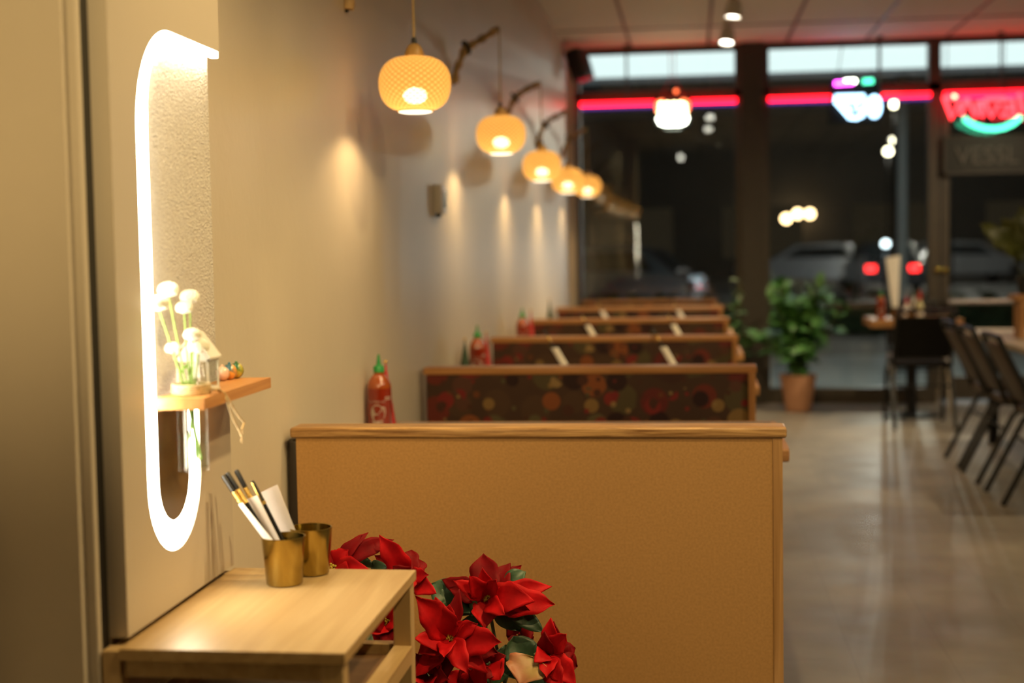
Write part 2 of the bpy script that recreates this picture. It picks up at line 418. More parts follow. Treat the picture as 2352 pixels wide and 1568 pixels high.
def text_polys(body, size, shear=0.0):
    cu_ = bpy.data.curves.new('text', 'FONT'); cu_.body = body; cu_.size = size; cu_.align_x = 'CENTER'; cu_.shear = shear
    cu_.resolution_u = 3
    o = bpy.data.objects.new('text', cu_); C.objects.link(o)
    dg = bpy.context.evaluated_depsgraph_get(); dg.update()
    me = bpy.data.meshes.new_from_object(o.evaluated_get(dg))
    vs = [tuple(v.co) for v in me.vertices]; fs = [tuple(p.vertices) for p in me.polygons]
    bpy.data.objects.remove(o); bpy.data.curves.remove(cu_); bpy.data.meshes.remove(me)
    return vs, fs

def light(name, kind, loc, power, col, parent=None, size=.03, rot=None, angle=None, blend=.5):
    d = bpy.data.lights.new(name, kind); d.energy = power; d.color = col
    if kind in ('POINT', 'SPOT'): d.shadow_soft_size = size
    if kind == 'SPOT': d.spot_size = angle; d.spot_blend = blend
    o = bpy.data.objects.new(name, d); C.objects.link(o); o.location = loc
    if rot is not None: o.rotation_euler = rot
    if parent is not None: o.parent = parent
    return o

# ------------------------------------------------------------------ room shell
WY = 12.1; HZ = 3.0; RX = 6.6; BY = -3.2
structure(MB().box(-.2, RX+.2, BY-.2, WY, -.12, 0).build('floor', 'floor'))
structure(MB().box(-.2, RX+.2, BY-.2, WY+.08, HZ, HZ+.12).build('ceiling', 'ceil'))
g = MB()
for i in range(-1, 12):
    x = .53+.64*i
    if x > -.0 and x < RX: g.box(x-.012, x+.012, BY, WY-.02, HZ-.006, HZ)
y = WY-1.05
while y > BY:
    g.box(0, RX, y-.012, y+.012, HZ-.0065, HZ); y -= 1.83
structure(g.build('trim_1', 'grid'))
structure(MB().box(-.2, 0, BY-.2, WY+.08, 0, HZ).build('wall_left', 'wall'))
structure(MB().box(RX, RX+.2, BY-.2, WY+.08, 0, HZ).build('wall_right', 'wall2'))
structure(MB().box(0, RX, BY-.2, BY, 0, HZ).build('wall_back', 'wall2'))

# niche wall: a 19 cm deep upright block with a recess cut in its right-hand face
NX = .19; NB = .166; NZ0 = .765; Y0, Y1 = 1.985, 2.478
def arc(cx, cz, rx, rz, a0, a1, n):
    return [(cx+rx*math.cos(a0+(a1-a0)*i/n), cz+rz*math.sin(a0+(a1-a0)*i/n)) for i in range(n+1)]
TOPZ, AY, AZ = 1.689, 2.236, 1.52
UL, UR, UZ, SZ = 2.083, 2.317, .972, 1.088
UC = (UL+UR)/2; URAD = (UR-UL)/2
cut = [(Y1, TOPZ)] + arc(AY, AZ, AY-UL, TOPZ-AZ, PI/2, PI, 16) + arc(UC, UZ, URAD, UZ-.853, PI, 2*PI, 24) + [(UR, SZ), (Y1, SZ)]
poly = [(Y0, NZ0), (Y0, HZ)] + [(Y1, HZ)] + cut + [(Y1, NZ0)]
wn = MB().prism(poly, NB, NX, 'X').box(.145, NB, Y0, Y1, NZ0, HZ)
structure(wn.build('wall_niche', 'wall2'))
structure(MB().box(0, .144, Y0+.10, Y1-.02, 0, HZ).build('wall_backing', 'wall2'))
structure(MB().box(NB, NB+.0012, UL-.0, Y1, SZ-.03, TOPZ+.0).build('trim_2', 'plaster'))
def inset(path, w):
    out = []
    for i, p in enumerate(path):
        a = path[max(i-1, 0)]; b = path[min(i+1, len(path)-1)]
        d = Vector((b[0]-a[0], b[1]-a[1])); d.normalize()
        ww = w*(.22 if i == 0 else min(1.0, .22+.78*(i-1)/14.0))   # slim along the top, full width down the side
        out.append((p[0]-d.y*ww, p[1]+d.x*ww))
    return out
ledpath = [(Y1, TOPZ)] + arc(AY, AZ, AY-UL, TOPZ-AZ, PI/2, PI, 16) + arc(UC, UZ, URAD, UZ-.853, PI, 2*PI, 24) + [(UR, SZ-.001)]
ledpath = [(p[0], p[1]) for p in ledpath]
LW = .048
inner = inset(ledpath, LW); inner[0] = (Y1, TOPZ-LW*.22)
brown = [(p[0], p[1]) for p in inset(ledpath, LW-.0005) if p[1] < SZ-.01]
structure(MB().prism([(UL+LW-.0005, SZ-.004)] + [p for p in brown if p[1] < SZ-.02] + [(UR-LW+.0005, SZ-.004)], NB, NB+.0220, 'X').build('trim_3', 'niche_brown'))
led = MB()
n = len(ledpath)
vs = [(x, p[0], p[1]) for x in (NB+.0095, NB+.0215) for path in (ledpath, inner) for p in path]
fs = []
for i in range(n-1):
    for base in (0, 2*n): fs.append((base+i, base+i+1, base+n+i+1, base+n+i))
    for a in (0, n): fs.append((a+i, a+i+1, 2*n+a+i+1, 2*n+a+i))
fs += [(0, n, 3*n, 2*n), (n-1, 2*n-1, 4*n-1, 3*n-1)]
led.add(vs, fs)
tag(led.build('led_light_strip', 'led'), 'glowing white light strip curving round the edge of the wall niche above the side table', 'light')

# near wall stub at the left edge of the picture, with its corner strip
SEX = float(on_y(201, 784, 1.945)[0]); SMX = float(on_y(165, 784, 1.93)[0])
structure(MB().box(-1.6, SMX, 1.93, 2.00, 0, HZ).build('wall_near', 'wall2'))
structure(MB().box(SMX, SEX, 1.945, 2.00, 0, HZ, .003).build('trim_4', 'wall2'))
structure(MB().box(SEX+.0002, .1478, 1.958, 1.9845, 0, HZ).build('gap_shadow', 'black'))  # dark strip standing for the shadow in the gap beside the stub

# window wall
GY = WY+.03
def bars(name, rects, mat='frame', d0=-.03, d1=.09, parent=None):
    m = MB()
    for (x0, x1, z0, z1) in rects: m.box(x0, x1, WY+d0, WY+d1, z0, z1)
    return m.build(name, mat, parent)
def window(name, x0, x1):
    f = bars(name, [(x0, x1, 2.955, HZ), (x0, x1, 2.565, 2.635), (x0, x1, 0.0, .13), (x0, x0+.045, .13, 2.955), (x1-.045, x1, .13, 2.955), (x0+.045, x1-.045, .80, .845)])
    structure(f)
    for z0, z1 in ((.13, .80), (.845, 2.565), (2.635, 2.955)):
        MB().box(x0+.045, x1-.045, GY, GY+.006, z0, z1).build('pane', 'glass', f)
    return f
window('window_1', .05, 1.434)
window('window_2', 1.62, 3.0)
window('window_3', 4.14, 6.55)
pl = structure(MB().box(1.434, 1.62, WY-.10, WY+.12, 0, HZ, .004).build('trim_5', 'frame_lt'))
structure(MB().box(0, .05, WY-.12, WY+.09, 0, HZ).build('trim_6', 'jamb'))
# door with transom, push bar and two brass thumb turns
dr = structure(bars('door_1', [(3.0, 4.14, 2.955, HZ), (3.0, 4.14, 2.565, 2.635), (3.0, 3.05, 0, 2.955), (4.09, 4.14, 0, 2.955),
                     (3.06, 3.12, .03, 2.56), (4.02, 4.08, .03, 2.56), (3.12, 4.02, .03, .22), (3.12, 4.02, 2.47, 2.56)]))
MB().box(3.12, 4.02, GY, GY+.006, .22, 2.47).build('pane', 'glass', dr)
MB().box(3.05, 4.09, GY, GY+.006, 2.635, 2.955).build('transom_pane', 'glass', dr)
pb = MB().box(3.10, 4.04, WY-.11, WY-.075, .822, .856, .008).build('push_bar', 'push', dr)
MB().box(3.08, 3.12, WY-.10, WY-.02, .815, .86).box(4.02, 4.06, WY-.10, WY-.02, .815, .86).build('bracket', 'frame', pb)
MB().lathe([(0, 0), (.026, 0), (.026, .02), (.012, .03), (0, .03)], 16, Matrix.Translation((3.09, WY-.03, 1.10)) @ Matrix.Rotation(PI/2, 4, 'X')).build('thumb_turn', 'brass', dr, True)
MB().lathe([(0, 0), (.026, 0), (.026, .02), (.012, .03), (0, .03)], 16, Matrix.Translation((3.025, WY-.03, 1.10)) @ Matrix.Rotation(PI/2, 4, 'X')).build('lock_cylinder', 'brass', dr, True)

# ------------------------------------------------------------------ booths
BL, BR, CZ = .02, 1.244, .893
def seat_half(root, s, x0, x1, d0, d1):
    # s=-1 faces the camera, +1 faces away
    def yy(a, b): return (min(s*a, s*b), max(s*a, s*b))
    a, b = yy(d0, d0+.0405)
    MB().box(x0+.012, x1-.03, a, b, .42, CZ-.0285, .004).build('back_cushion', 'fabric', root, True)
    a, b = yy(d0+.035, d1)
    MB().box(x0+.012, x1-.03, a, b, .36, .455, .025).build('seat', 'vinyl', root, True)
    a, b = yy(d0, d1-.04)
    MB().box(x0+.012, x1-.03, a, b, 0, .355).build('seat_base', 'capv', root)
def bench(k, y, x0, x1, single, desc):
    root = thing('booth_bench', desc, 'bench', (0, y, 0), 0, 'booth benches along the left wall')
    if single == 'near':
        MB().box(x0+.014, x1-.033, 0.006, .026, 0, CZ-.026).build('back_panel', 'mdf', root)
        MB().box(x1-.0325, x1-.009, .004, .10, 0, CZ-.026, .002).build('end_post', 'oakv', root)
        MB().box(x0, x1+.001, -.001, .095, CZ-.0255, CZ, .006).build('cap', 'oak', root, True)
        MB().box(x0-.018, x0+.0135, .03, .135, 0, CZ-.032, .01).build('side_cushion', 'vinyl', root, True)
        seat_half(root, 1, x0+.03, x1, .03, .56)
    else:
        MB().box(x0+.012, x1-.028, -.012, .012, 0, CZ-.026).build('back_panel', 'capv', root)
        MB().box(x1-.030, x1-.005, -.075, .075, 0, CZ-.0265, .002).build('end_post', 'capv', root)
        if k == 2:
            MB().box(x0, x0+.80, -.052, .052, CZ-.028, CZ, .006).build('cap', 'capw', root, True)
            MB().box(x0+.806, x1+.001, -.052, .052, CZ-.028, CZ, .006).build('cap', 'capw', root, True)
        else:
            MB().box(x0, x1+.001, -.052, .052, CZ-.028, CZ, .006).build('cap', 'capw', root, True)
        seat_half(root, -1, x0, x1, .0125, .46 if single == 'last' else .55)
        if single == 'double': seat_half(root, 1, x0, x1, .0125, .55)
    return root
BYS = [3.44, 5.27, 7.06, 8.80, 10.50]
bench(0, BYS[0], BL, BR, 'near', 'booth bench nearest the camera, bare fibreboard back and oak cap')
bench(1, BYS[1], BL, 1.252, 'double', 'circle-print booth bench directly behind the fibreboard-backed one')
bench(2, BYS[2], BL, BR, 'double', 'circle-print booth bench whose wooden cap is split in two boards')
bench(3, BYS[3], BL, BR, 'double', 'circle-print booth bench directly behind the one with the split cap')
bench(4, BYS[4], BL, BR, 'double', 'circle-print booth bench second from the window wall')
b6 = bench(5, 11.93, .10, BR-.02, 'last', 'circle-print booth bench standing right against the window')

def booth_table(y0, y1, label):
    x0, x1, zt = .012, 1.292, .752
    root = thing('booth_table', label, 'table', (0, (y0+y1)/2, 0), 0, 'booth tables along the left wall')
    h = (y1-y0)/2; pr_ = min(.2, h-.09)
    MB().box(x0+.02, x1-.02, -h+.02, h-.02, zt-.03, zt).build('tabletop', 'lam', root)
    rim = MB()
    rim.box(x0, x1, -h, -h+.02, zt-.036, zt+.001, .006).box(x0, x1, h-.02, h, zt-.036, zt+.001, .006)
    rim.box(x0, x0+.02, -h+.02, h-.02, zt-.036, zt+.001).box(x1-.02, x1, -h+.02, h-.02, zt-.036, zt+.001)
    rim.build('edge_band', 'woodmid', root, True)
    MB().lathe([(.035, .02), (.035, zt-.03)], 20, Matrix.Translation((.95, 0, 0))).lathe([(0, 0), (pr_, 0), (pr_, .012), (.05, .03), (0, .03)], 24, Matrix.Translation((.95, 0, 0))).build('pedestal', 'blackm', root, True)
    MB().box(x0, x0+.05, -h+.05, h-.05, zt-.09, zt-.037).build('wall_cleat', 'capv', root)
    return root
TN = ['booth table nearest the camera, holding one red sauce bottle', 'booth table between the second and third benches, with two brass cups', 'booth table behind the bench with the split cap, with two brass cups',
      'booth table second from the window, small chopstick cups on it', 'booth table closest to the window, in front of the last bench']
TYS = []
for k in range(5):
    a = BYS[k]; b = BYS[k+1] if k < 4 else 11.93
    mid = (a+b)/2+.03; w = .33 if k < 4 else .25
    TYS.append(mid); booth_table(mid-w, mid+w, TN[k])
TZ = .7535

# ------------------------------------------------------------------ sauce bottles, cones, chopstick cups on the booth tables
def wrap(vs, R, z, scale=1.0, a0=-PI/2):
    return [(R*math.cos(a0+p[0]*scale/R), R*math.sin(a0+p[0]*scale/R), z+p[1]*scale) for p in vs]
ROOSTER = [(-.30, -.25), (-.38, .05), (-.30, .38), (-.20, .30), (-.12, .05), (.02, -.02), (.14, .12), (.30, .42), (.46, .36), (.50, .1), (.42, -.2), (.26, -.34), (.10, -.42), (.08, -.62), (.0, -.62), (-.02, -.44), (-.10, -.44), (-.12, -.62), (-.20, -.62), (-.20, -.40)]
def sauce_bottle(label, loc, group=None, s=1.0):
    r = thing('sauce_bottle', label, 'bottle', loc, 0, group)
    R = .037*s
    MB().lathe([(0, 0), (R*.96, 0), (R, .004), (R, .146*s)], 32).build('bottle_body', 'sauce', r, True)
    MB().lathe([(R, .146*s), (R*.97, .156*s), (R*.86, .168*s), (R*.62, .182*s), (R*.45, .187*s), (R*.42, .197*s)], 32).build('shoulder', 'saucel', r, True)
    MB().lathe([(.0155*s, .193*s), (.0165*s, .194*s), (.0165*s, .210*s), (.014*s, .213*s), (.0075*s, .2155*s), (.006*s, .225*s), (.003*s, .247*s), (0, .248*s)], 20).build('cap', 'capg', r, True)
    from mathutils.geometry import tessellate_polygon
    lab = MB()
    tv, tf = text_polys('TUONG OT', .0105*s); lab.add(wrap(tv, R+.0005, .103*s), tf)
    tv, tf = text_polys('SRIRACHA', .0105*s); lab.add(wrap(tv, R+.0005, .020*s), tf)
    tri = [tuple(t) for t in tessellate_polygon([[Vector((p[0], p[1], 0)) for p in ROOSTER]])]
    lab.add(wrap([(p[0], p[1]) for p in ROOSTER], R+.0006, .070*s, .055*s), tri)
    ring = [(.021*s*math.cos(2*PI*i/28), .024*s*math.sin(2*PI*i/28)) for i in range(20)] ; ring2 = [(p[0]*.88, p[1]*.88) for p in ring]
    lab.add(wrap(ring+ring2, R+.0005, .074*s), [(i, i+1, 21+i-0, 20+i) for i in range(19)])
    for zz in (.118, .112, .046, .040): 
        w_ = .012 if zz > .1 else .018
        lab.add(wrap([(-w_*s, 0), (-w_*.33*s, 0), (w_*.33*s, 0), (w_*s, 0), (w_*s, .003*s), (w_*.33*s, .003*s), (-w_*.33*s, .003*s), (-w_*s, .003*s)], R+.0005, zz*s, 1.0, -PI/2+1.0 if zz > .1 else -PI/2), [(0, 1, 6, 7), (1, 2, 5, 6), (2, 3, 4, 5)])
    lab.build('label_print', 'print', r)
    return r
def cone_tree(label, loc, mat, group, h=.22, R=.032):
    r = thing('cone_tree', label, 'ornament', loc, 0, group)
    prof = [(0, .004), (R, .004)]
    nn = 9
    for i in range(nn):
        t0 = i/nn; rr = R*(1-t0)
        prof += [(rr, .006+h*t0), (rr*.93-.001*(i < nn-1), .006+h*(t0+.6/nn))]
    prof += [(0, .006+h)]
    MB().lathe(prof, 20).build('cone_body', mat, r, True)
    MB().sphere((0, 0, .008+h), .006, 10).build('finial', 'gold', r, True)
    return r
sauce_bottle('red sauce bottle with green nozzle on the nearest booth table', (.047, 4.35, TZ), 'sauce bottles on the booth tables', 1.03)
cone_tree('red glitter cone beside the nearest red sauce bottle', (float(on_y(889, 975, 4.46)[0]), 4.46, TZ), 'redcone', 'cone ornaments on the booth tables', .215, .032)
sauce_bottle('red sauce bottle behind a green cone on the second booth table', (.087, 6.15, TZ), 'sauce bottles on the booth tables')
cone_tree('green tinsel cone against the wall on the second booth table', (.045, 6.06, TZ), 'greencone', 'cone ornaments on the booth tables', .185, .036)
cone_tree('red glitter cone behind the sauce bottle on the second booth table', (.112, 6.25, TZ), 'redcone', 'cone ornaments on the booth tables', .20, .028)
sauce_bottle('red sauce bottle with green nozzle on the third booth table', (.075, 7.92, TZ), 'sauce bottles on the booth tables')
cone_tree('red glitter cone beside the sauce bottle on the third booth table', (.112, 8.02, TZ), 'redcone', 'cone ornaments on the booth tables', .22, .03)
cone_tree('green tinsel cone on the fourth booth table, close to the wall', (.053, 9.68, TZ), 'greencone', 'cone ornaments on the booth tables', .22, .034)

def stick(label, name='chopstick', group=None, L=.235, top=True):
    r = thing(name, label, 'chopstick', (0, 0, 0), 0, group)
    MB().lathe([(0, 0), (.0018, 0), (.0042, L-.062), (0, L-.062)], 10).build('shaft', 'black', r, True)
    MB().lathe([(.0046, L-.062), (.0046, L-.058), (.0043, L-.055), (.0046, L-.052), (.0043, L-.048), (.0046, L-.044), (.0043, L-.041), (.0046, L-.038), (.0046, L-.034)], 10).build('gold_band', 'gold', r, True)
    MB().lathe([(.0043, L-.034), (.0046, L-.004), (.0035, L), (0, L)], 10).build('handle_end', 'black', r, True)
    return r
def point(o, base, tip, roll=0.0):
    base, tip = Vector([float(q) for q in base]), Vector([float(q) for q in tip])
    d = (tip-base).normalized()
    q = Vector((0, 0, 1)).rotation_difference(d) @ Euler((0, 0, roll)).to_quaternion()
    o.rotation_mode = 'QUATERNION'; o.rotation_quaternion = q; o.location = base
def brass_cup(label, loc, rt=.038, rb=.031, h=.083, group=None):
    r = thing('brass_cup', label, 'cup', loc, 0, group)
    MB().lathe([(0, 0), (rb-.002, 0), (rb, .002), (rt, h), (rt-.0012, h+.0006), (rt-.0024, h), (rb-.002, .004), (0, .004)], 48).build('cup_body', 'brass', r, True, 50)
    return r
def sleeve_mesh(w, L, th, open_cut=0.0):
    m = MB(); nn = 8
    # a flat paper tube, slightly puffed, its mouth cut on a slant
    prof = [(-w/2, 0), (-w/4, th/2), (w/4, th/2), (w/2, 0), (w/4, -th/2), (-w/4, -th/2)]
    vs, fs = [], []
    for i in range(nn+1):
        for (x, yv) in prof:
            zt = L*i/nn
            if i == nn: zt += open_cut*(x/w)
            vs.append((x, yv, zt))
    for i in range(nn):
        for k in range(6): fs.append((i*6+k, i*6+(k+1) % 6, (i+1)*6+(k+1) % 6, (i+1)*6+k))
    return m.add(vs, fs)
names2 = [('second booth table, nearer the wall', (.455, 6.15)), ('second booth table, nearer the aisle', (.925, 6.15)),
          ('third booth table, nearer the wall', (.47, 7.92)), ('third booth table, nearer the aisle', (.945, 7.92)),
          ('fourth booth table, nearer the wall', (.437, 9.72)), ('fourth booth table, nearer the aisle', (.955, 9.72))]
for i, (nm, (x, y)) in enumerate(names2):
    brass_cup('small brass cup on the '+nm, (x+.05, y, TZ), .028, .024, .07, 'brass cups on the booth tables')
    sl = tag(sleeve_mesh(.028, .155, .010, -.012).build('chopstick_sleeve', 'papery'), 'white paper sleeve leaning in the cup on the '+nm, 'paper sleeve', 'paper sleeves on the booth tables')
    base, tip = (x+.047, y, TZ+.012), (x-.062, y-.012, TZ+.205)
    point(sl, base, tip)
    st = stick('black gold-banded chopstick sticking out of the sleeve on the '+nm, 'chopstick', 'chopsticks on the booth tables', .24)
    d = (Vector(tip)-Vector(base)).normalized()
    point(st, Vector(base)+d*.008, tip)

# ------------------------------------------------------------------ side table and what stands on it
st_ = thing('side_table', 'pale bamboo side table tucked under the lit niche wall', 'table', (0, 0, 0))
TX0, TX1, TY0, TY1, TTOP = .160, .528, 1.945, 2.474, .760
MB().box(.1915, TX1, TY0, TY1, TTOP-.018, TTOP, .0015).build('tabletop', 'bamboo', st_)
for (x0, y0) in ((TX0+.004, TY0+.004), (TX1-.036, TY0+.004), (TX0+.004, TY1-.036), (TX1-.036, TY1-.036)):
    MB().box(x0, x0+(.032 if x0 > .3 else .028), y0, y0+.032, 0, TTOP-(.0182 if x0 > .3 else .0045), .0015).build('leg', 'bambooz', st_)
MB().box(TX0+.036, TX1-.036, TY0+.010, TY0+.028, TTOP-.044, TTOP-.0184).build('apron', 'bamboo', st_)
MB().box(TX0+.010, TX0+.028, TY0+.036, TY1-.036, TTOP-.044, TTOP-.0055).build('apron', 'bamboo', st_)
MB().box(TX1-.036, TX1-.003, TY0+.036, TY1-.036, .60, .632, .0015).build('rail', 'bamboo', st_)
MB().box(TX0+.004, TX0+.036, TY0+.036, TY1-.036, .60, .632, .0015).build('rail', 'bamboo', st_)
MB().box(TX0+.036, TX1-.036, TY1-.030, TY1-.004, .60, .632, .0015).build('rail', 'bamboo', st_)
MB().box(TX0+.036, TX1-.0362, TY0+.012, TY1-.0305, .602, .614).build('lower_shelf', 'board', st_)

c1p = on_z(654, 1340, TTOP+.0005); c2p = on_z(677, 1317, TTOP+.0005)
cup1 = brass_cup('brass cup holding black chopsticks, nearer the camera on the side table', c1p, group='brass cups on the side table')
cup2 = brass_cup('brass cup holding a plain paper envelope, behind the other cup on the side table', (c1p[0]+.026, c1p[1]+.081, c1p[2]), group='brass cups on the side table')
cx, cy, cz = [float(q) for q in c1p]
def px3(px, py, dy=0.0): return Vector([float(q) for q in on_y(px, py, cy+dy)])
bases = [(cx+.012, cy-.006, cz+.010), (cx+.018, cy+.000, cz+.010), (cx+.010, cy+.014, cz+.010)]
tips = [px3(512, 1091, -.012), px3(521, 1085, -.004), px3(542, 1079, .012)]
for b, t_, l in zip(bases, tips, ('black gold-banded chopstick leaning furthest left in the front brass cup', 'black gold-banded chopstick touching the leftmost one in the front brass cup',
                                  'black gold-banded chopstick half hidden in a wide paper sleeve in the front cup')):
    s_ = stick(l, 'chopstick', 'chopsticks in the front brass cup', (t_-Vector(b)).length); point(s_, b, t_)
def sheet(name, label, pts_, th, mat='paper', group=None, cat='paper sleeve', bulge=0.0):
    # a folded paper pocket given by its four corners (bottom-left, bottom-right, top-right, top-left)
    bl, br_, tr_, tl = [Vector(p) for p in pts_]
    nrm = (br_-bl).cross(tl-bl).normalized()
    m = MB(); nu, nv = 6, 8; vs, fs = [], []
    for side in (1, -1):
        for j in range(nv+1):
            for i in range(nu+1):
                u_, v_ = i/nu, j/nv
                p = (bl*(1-u_)+br_*u_)*(1-v_)+(tl*(1-u_)+tr_*u_)*v_
                vs.append(p+nrm*side*(th*.5*(.25+.75*math.sin(PI*u_)))+nrm*bulge*math.sin(PI*v_))
    q = (nu+1)*(nv+1)
    for s in (0, q):
        for j in range(nv):
            for i in range(nu):
                a = s+j*(nu+1)+i; fs.append((a, a+1, a+nu+2, a+nu+1))
    for j in range(nv):
        for i in (0, nu):
            a = j*(nu+1)+i; fs.append((a, a+nu+1, a+nu+1+q, a+q))
    for i in range(nu): fs.append((i, i+1, i+1+q, i+q))
    o = m.add(vs, fs).build(name, mat, None, True)
    return tag(o, label, cat, group)
def V(p): return Vector([float(q) for q in p])
sheet('paper_sleeve', 'narrow white paper sleeve on the left, in front of the two black chopsticks', [V((cx+.000, cy-.022, cz+.042)), V((cx+.020, cy-.020, cz+.040)), px3(557, 1154, -.024), px3(547, 1158, -.020)], .004, 'papery', 'paper sleeves in the front cup')
sheet('paper_sleeve', 'wide pinkish white paper sleeve in the middle of the front brass cup', [V((cx-.002, cy+.004, cz+.012)), V((cx+.024, cy+.002, cz+.012)), px3(591, 1137, .010), px3(567, 1146, .010)], .006, 'paper', 'paper sleeves in the front cup')
c2 = (cx+.026, cy+.081, cz)
def px4(px, py): return V(on_y(px, py, cy+.062))
sheet('paper_envelope', 'broad blank white paper envelope standing in the rear brass cup', [px4(668, 1288), px4(703, 1280), px4(637, 1112), px4(600, 1130)], .005, 'paper', None, 'envelope')
# pen with a gold clip
pen = thing('pen', 'slim black and gold clip pen between the paper sleeve and the envelope', 'pen')
pb_, pt_ = V((cx+.020, cy+.022, cz+.012)), px3(579, 1104, .020); L = (pt_-pb_).length
MB().lathe([(0, 0), (.001, .0), (.0038, .012), (.0042, .02), (.0042, L-.045)], 14).build('barrel', 'black', pen, True)
MB().lathe([(.0046, L-.045), (.0046, L-.036), (.0040, L-.034), (.0038, L-.006), (.0025, L), (0, L)], 14).build('pen_cap', 'black', pen, True)
MB().box(-.0015, .0015, -.0068, -.0046, L-.040, L-.002, .0006).lathe([(.0049, L-.046), (.0049, L-.040)], 14).build('clip', 'gold', pen, True)
point(pen, pb_, pt_)

# ------------------------------------------------------------------ shelf in the niche, vase, flowers, little house, ornaments
SX0, SX1, SY0, SY1, ST, SB = NB+.0220, .269, 2.122, 2.476, 1.107, 1.0885
vy = 2.215
def vase_pos():
    p = on_x(443, 1000, .229); return float(p[1])
vy = vase_pos(); vx, vr = .229, .0235
ws = MB()
hole = [(vx+(vr+.0008)*math.cos(2*PI*i/32), vy+(vr+.0008)*math.sin(2*PI*i/32)) for i in range(32)]
# shelf plank with a round hole for the vase: ring of quads around the hole out to the plank's rectangle
def rect_pt(a):
    dx, dy = math.cos(a), math.sin(a); ts = []
    if dx > 1e-9: ts.append((SX1-vx)/dx)
    if dx < -1e-9: ts.append((SX0-vx)/dx)
    if dy > 1e-9: ts.append((SY1-vy)/dy)
    if dy < -1e-9: ts.append((SY0-vy)/dy)
    k = min(ts); return (vx+dx*k, vy+dy*k)
angs = sorted(set([round(2*PI*i/48, 6) for i in range(48)] + [round(math.atan2(y-vy, x-vx) % (2*PI), 6) for x in (SX0, SX1) for y in (SY0, SY1)]))
vs, fs = [], []
for a in angs:
    h_ = (vx+(vr+.0008)*math.cos(a), vy+(vr+.0008)*math.sin(a)); o_ = rect_pt(a)
    vs += [(h_[0], h_[1], SB), (h_[0], h_[1], ST), (o_[0], o_[1], ST), (o_[0], o_[1], SB)]
q = len(angs)
for i in range(q):
    j = (i+1) % q
    for k in range(4): fs.append((i*4+k, i*4+(k+1) % 4, j*4+(k+1) % 4, j*4+k))
ws.add(vs, fs)
tag(ws.build('wall_shelf', 'shelfw'), 'small orange wooden shelf fixed across the lit niche', 'shelf')

va = thing('bud_vase', 'clear glass tube vase of white flowers hanging through the niche shelf', 'vase', (vx, vy, .985))
H = ST-.985
MB().lathe([(0, 0), (vr-.002, 0), (vr, .002), (vr, H+.012), (vr+.004, H+.0135), (vr+.0045, H+.016), (vr+.001, H+.018), (vr-.001, H+.012), (vr-.001, .006), (0, .006)], 40).build('glass_tube', 'clear', va, True)
MB().lathe([(0, .007), (vr-.0018, .007), (vr-.0018, .060), (0, .060)], 32).build('water', 'clear', va, True)
tw = MB()
for i in range(5):
    tw.tube([((vr+.0062)*math.cos(a), (vr+.0062)*math.sin(a), H+.0032+.0032*i) for a in [2*PI*k/32 for k in range(32)]], .0018, 8, True)
two = tw.build('twine_wrap', 'twine', va, True)
tails = [[(485, 893), (500, 896), (513, 905), (522, 922), (528, 942), (537, 965), (548, 985), (556, 1003)], [(485, 894), (502, 894), (516, 903), (527, 920), (538, 940), (550, 958), (561, 970), (556, 985)]]
tp_ = MB()
for j, tl_ in enumerate(tails):
    pts = []
    for i, (a, b) in enumerate(tl_):
        X = .262+.006*min(i, 3)/3+.005*(i > 2)+.002*j
        pts.append(V(on_x(a, b, X))-Vector((vx, vy, .985)))
    fine = []
    for i in range(len(pts)-1):
        for k in range(4): fine.append(pts[i].lerp(pts[i+1], k/4))
    fine.append(pts[-1])
    tp_.tube(fine, [.0017*(1+.18*math.sin(i*1.9)) for i in range(len(fine))], 7)
    for k in range(7):
        e = pts[-1]; d = Vector((random.uniform(-.004, .004), random.uniform(-.004, .004), -.006-.005*random.random())); tp_.tube([e, e+d], .0004, 4)
tp_.build('twine_tail', 'twine', two, True)

def pompom(mb, c, r, flat=.72):
    mb.sphere(c, r*.82, 18, (1, 1, flat))
    rr = random.Random(int(c[2]*1e5))
    for i in range(70):
        a = i*2.39996; t = 1-2*(i+.5)/90
        if t < -.55: continue
        s = math.sqrt(max(0, 1-t*t)); n_ = Vector((s*math.cos(a), s*math.sin(a), t))
        p = Vector(c)+Vector((n_.x*r*.78, n_.y*r*.78, n_.z*r*.78*flat))
        mb.sphere(p, r*.17, 6, (1, 1, 1))
fl = [((387, 666), .0165, .200, 'topmost round white flower, tallest in the niche vase'), ((364, 697), .0165, .203, 'white flower leaning left into the bright edge of the niche'),
      ((436, 682), .0155, .213, 'round white flower highest on the right side of the vase'), ((423, 707), .0135, .219, 'white flower just under the right-hand round bloom'),
      ((442, 769), .0135, .243, 'drooping white flower in front of the little house roof'), ((398, 800), .0125, .203, 'low white flower left of the little house'),
      ((456, 796), .0165, .247, 'wide low white flower hanging over the vase rim')]
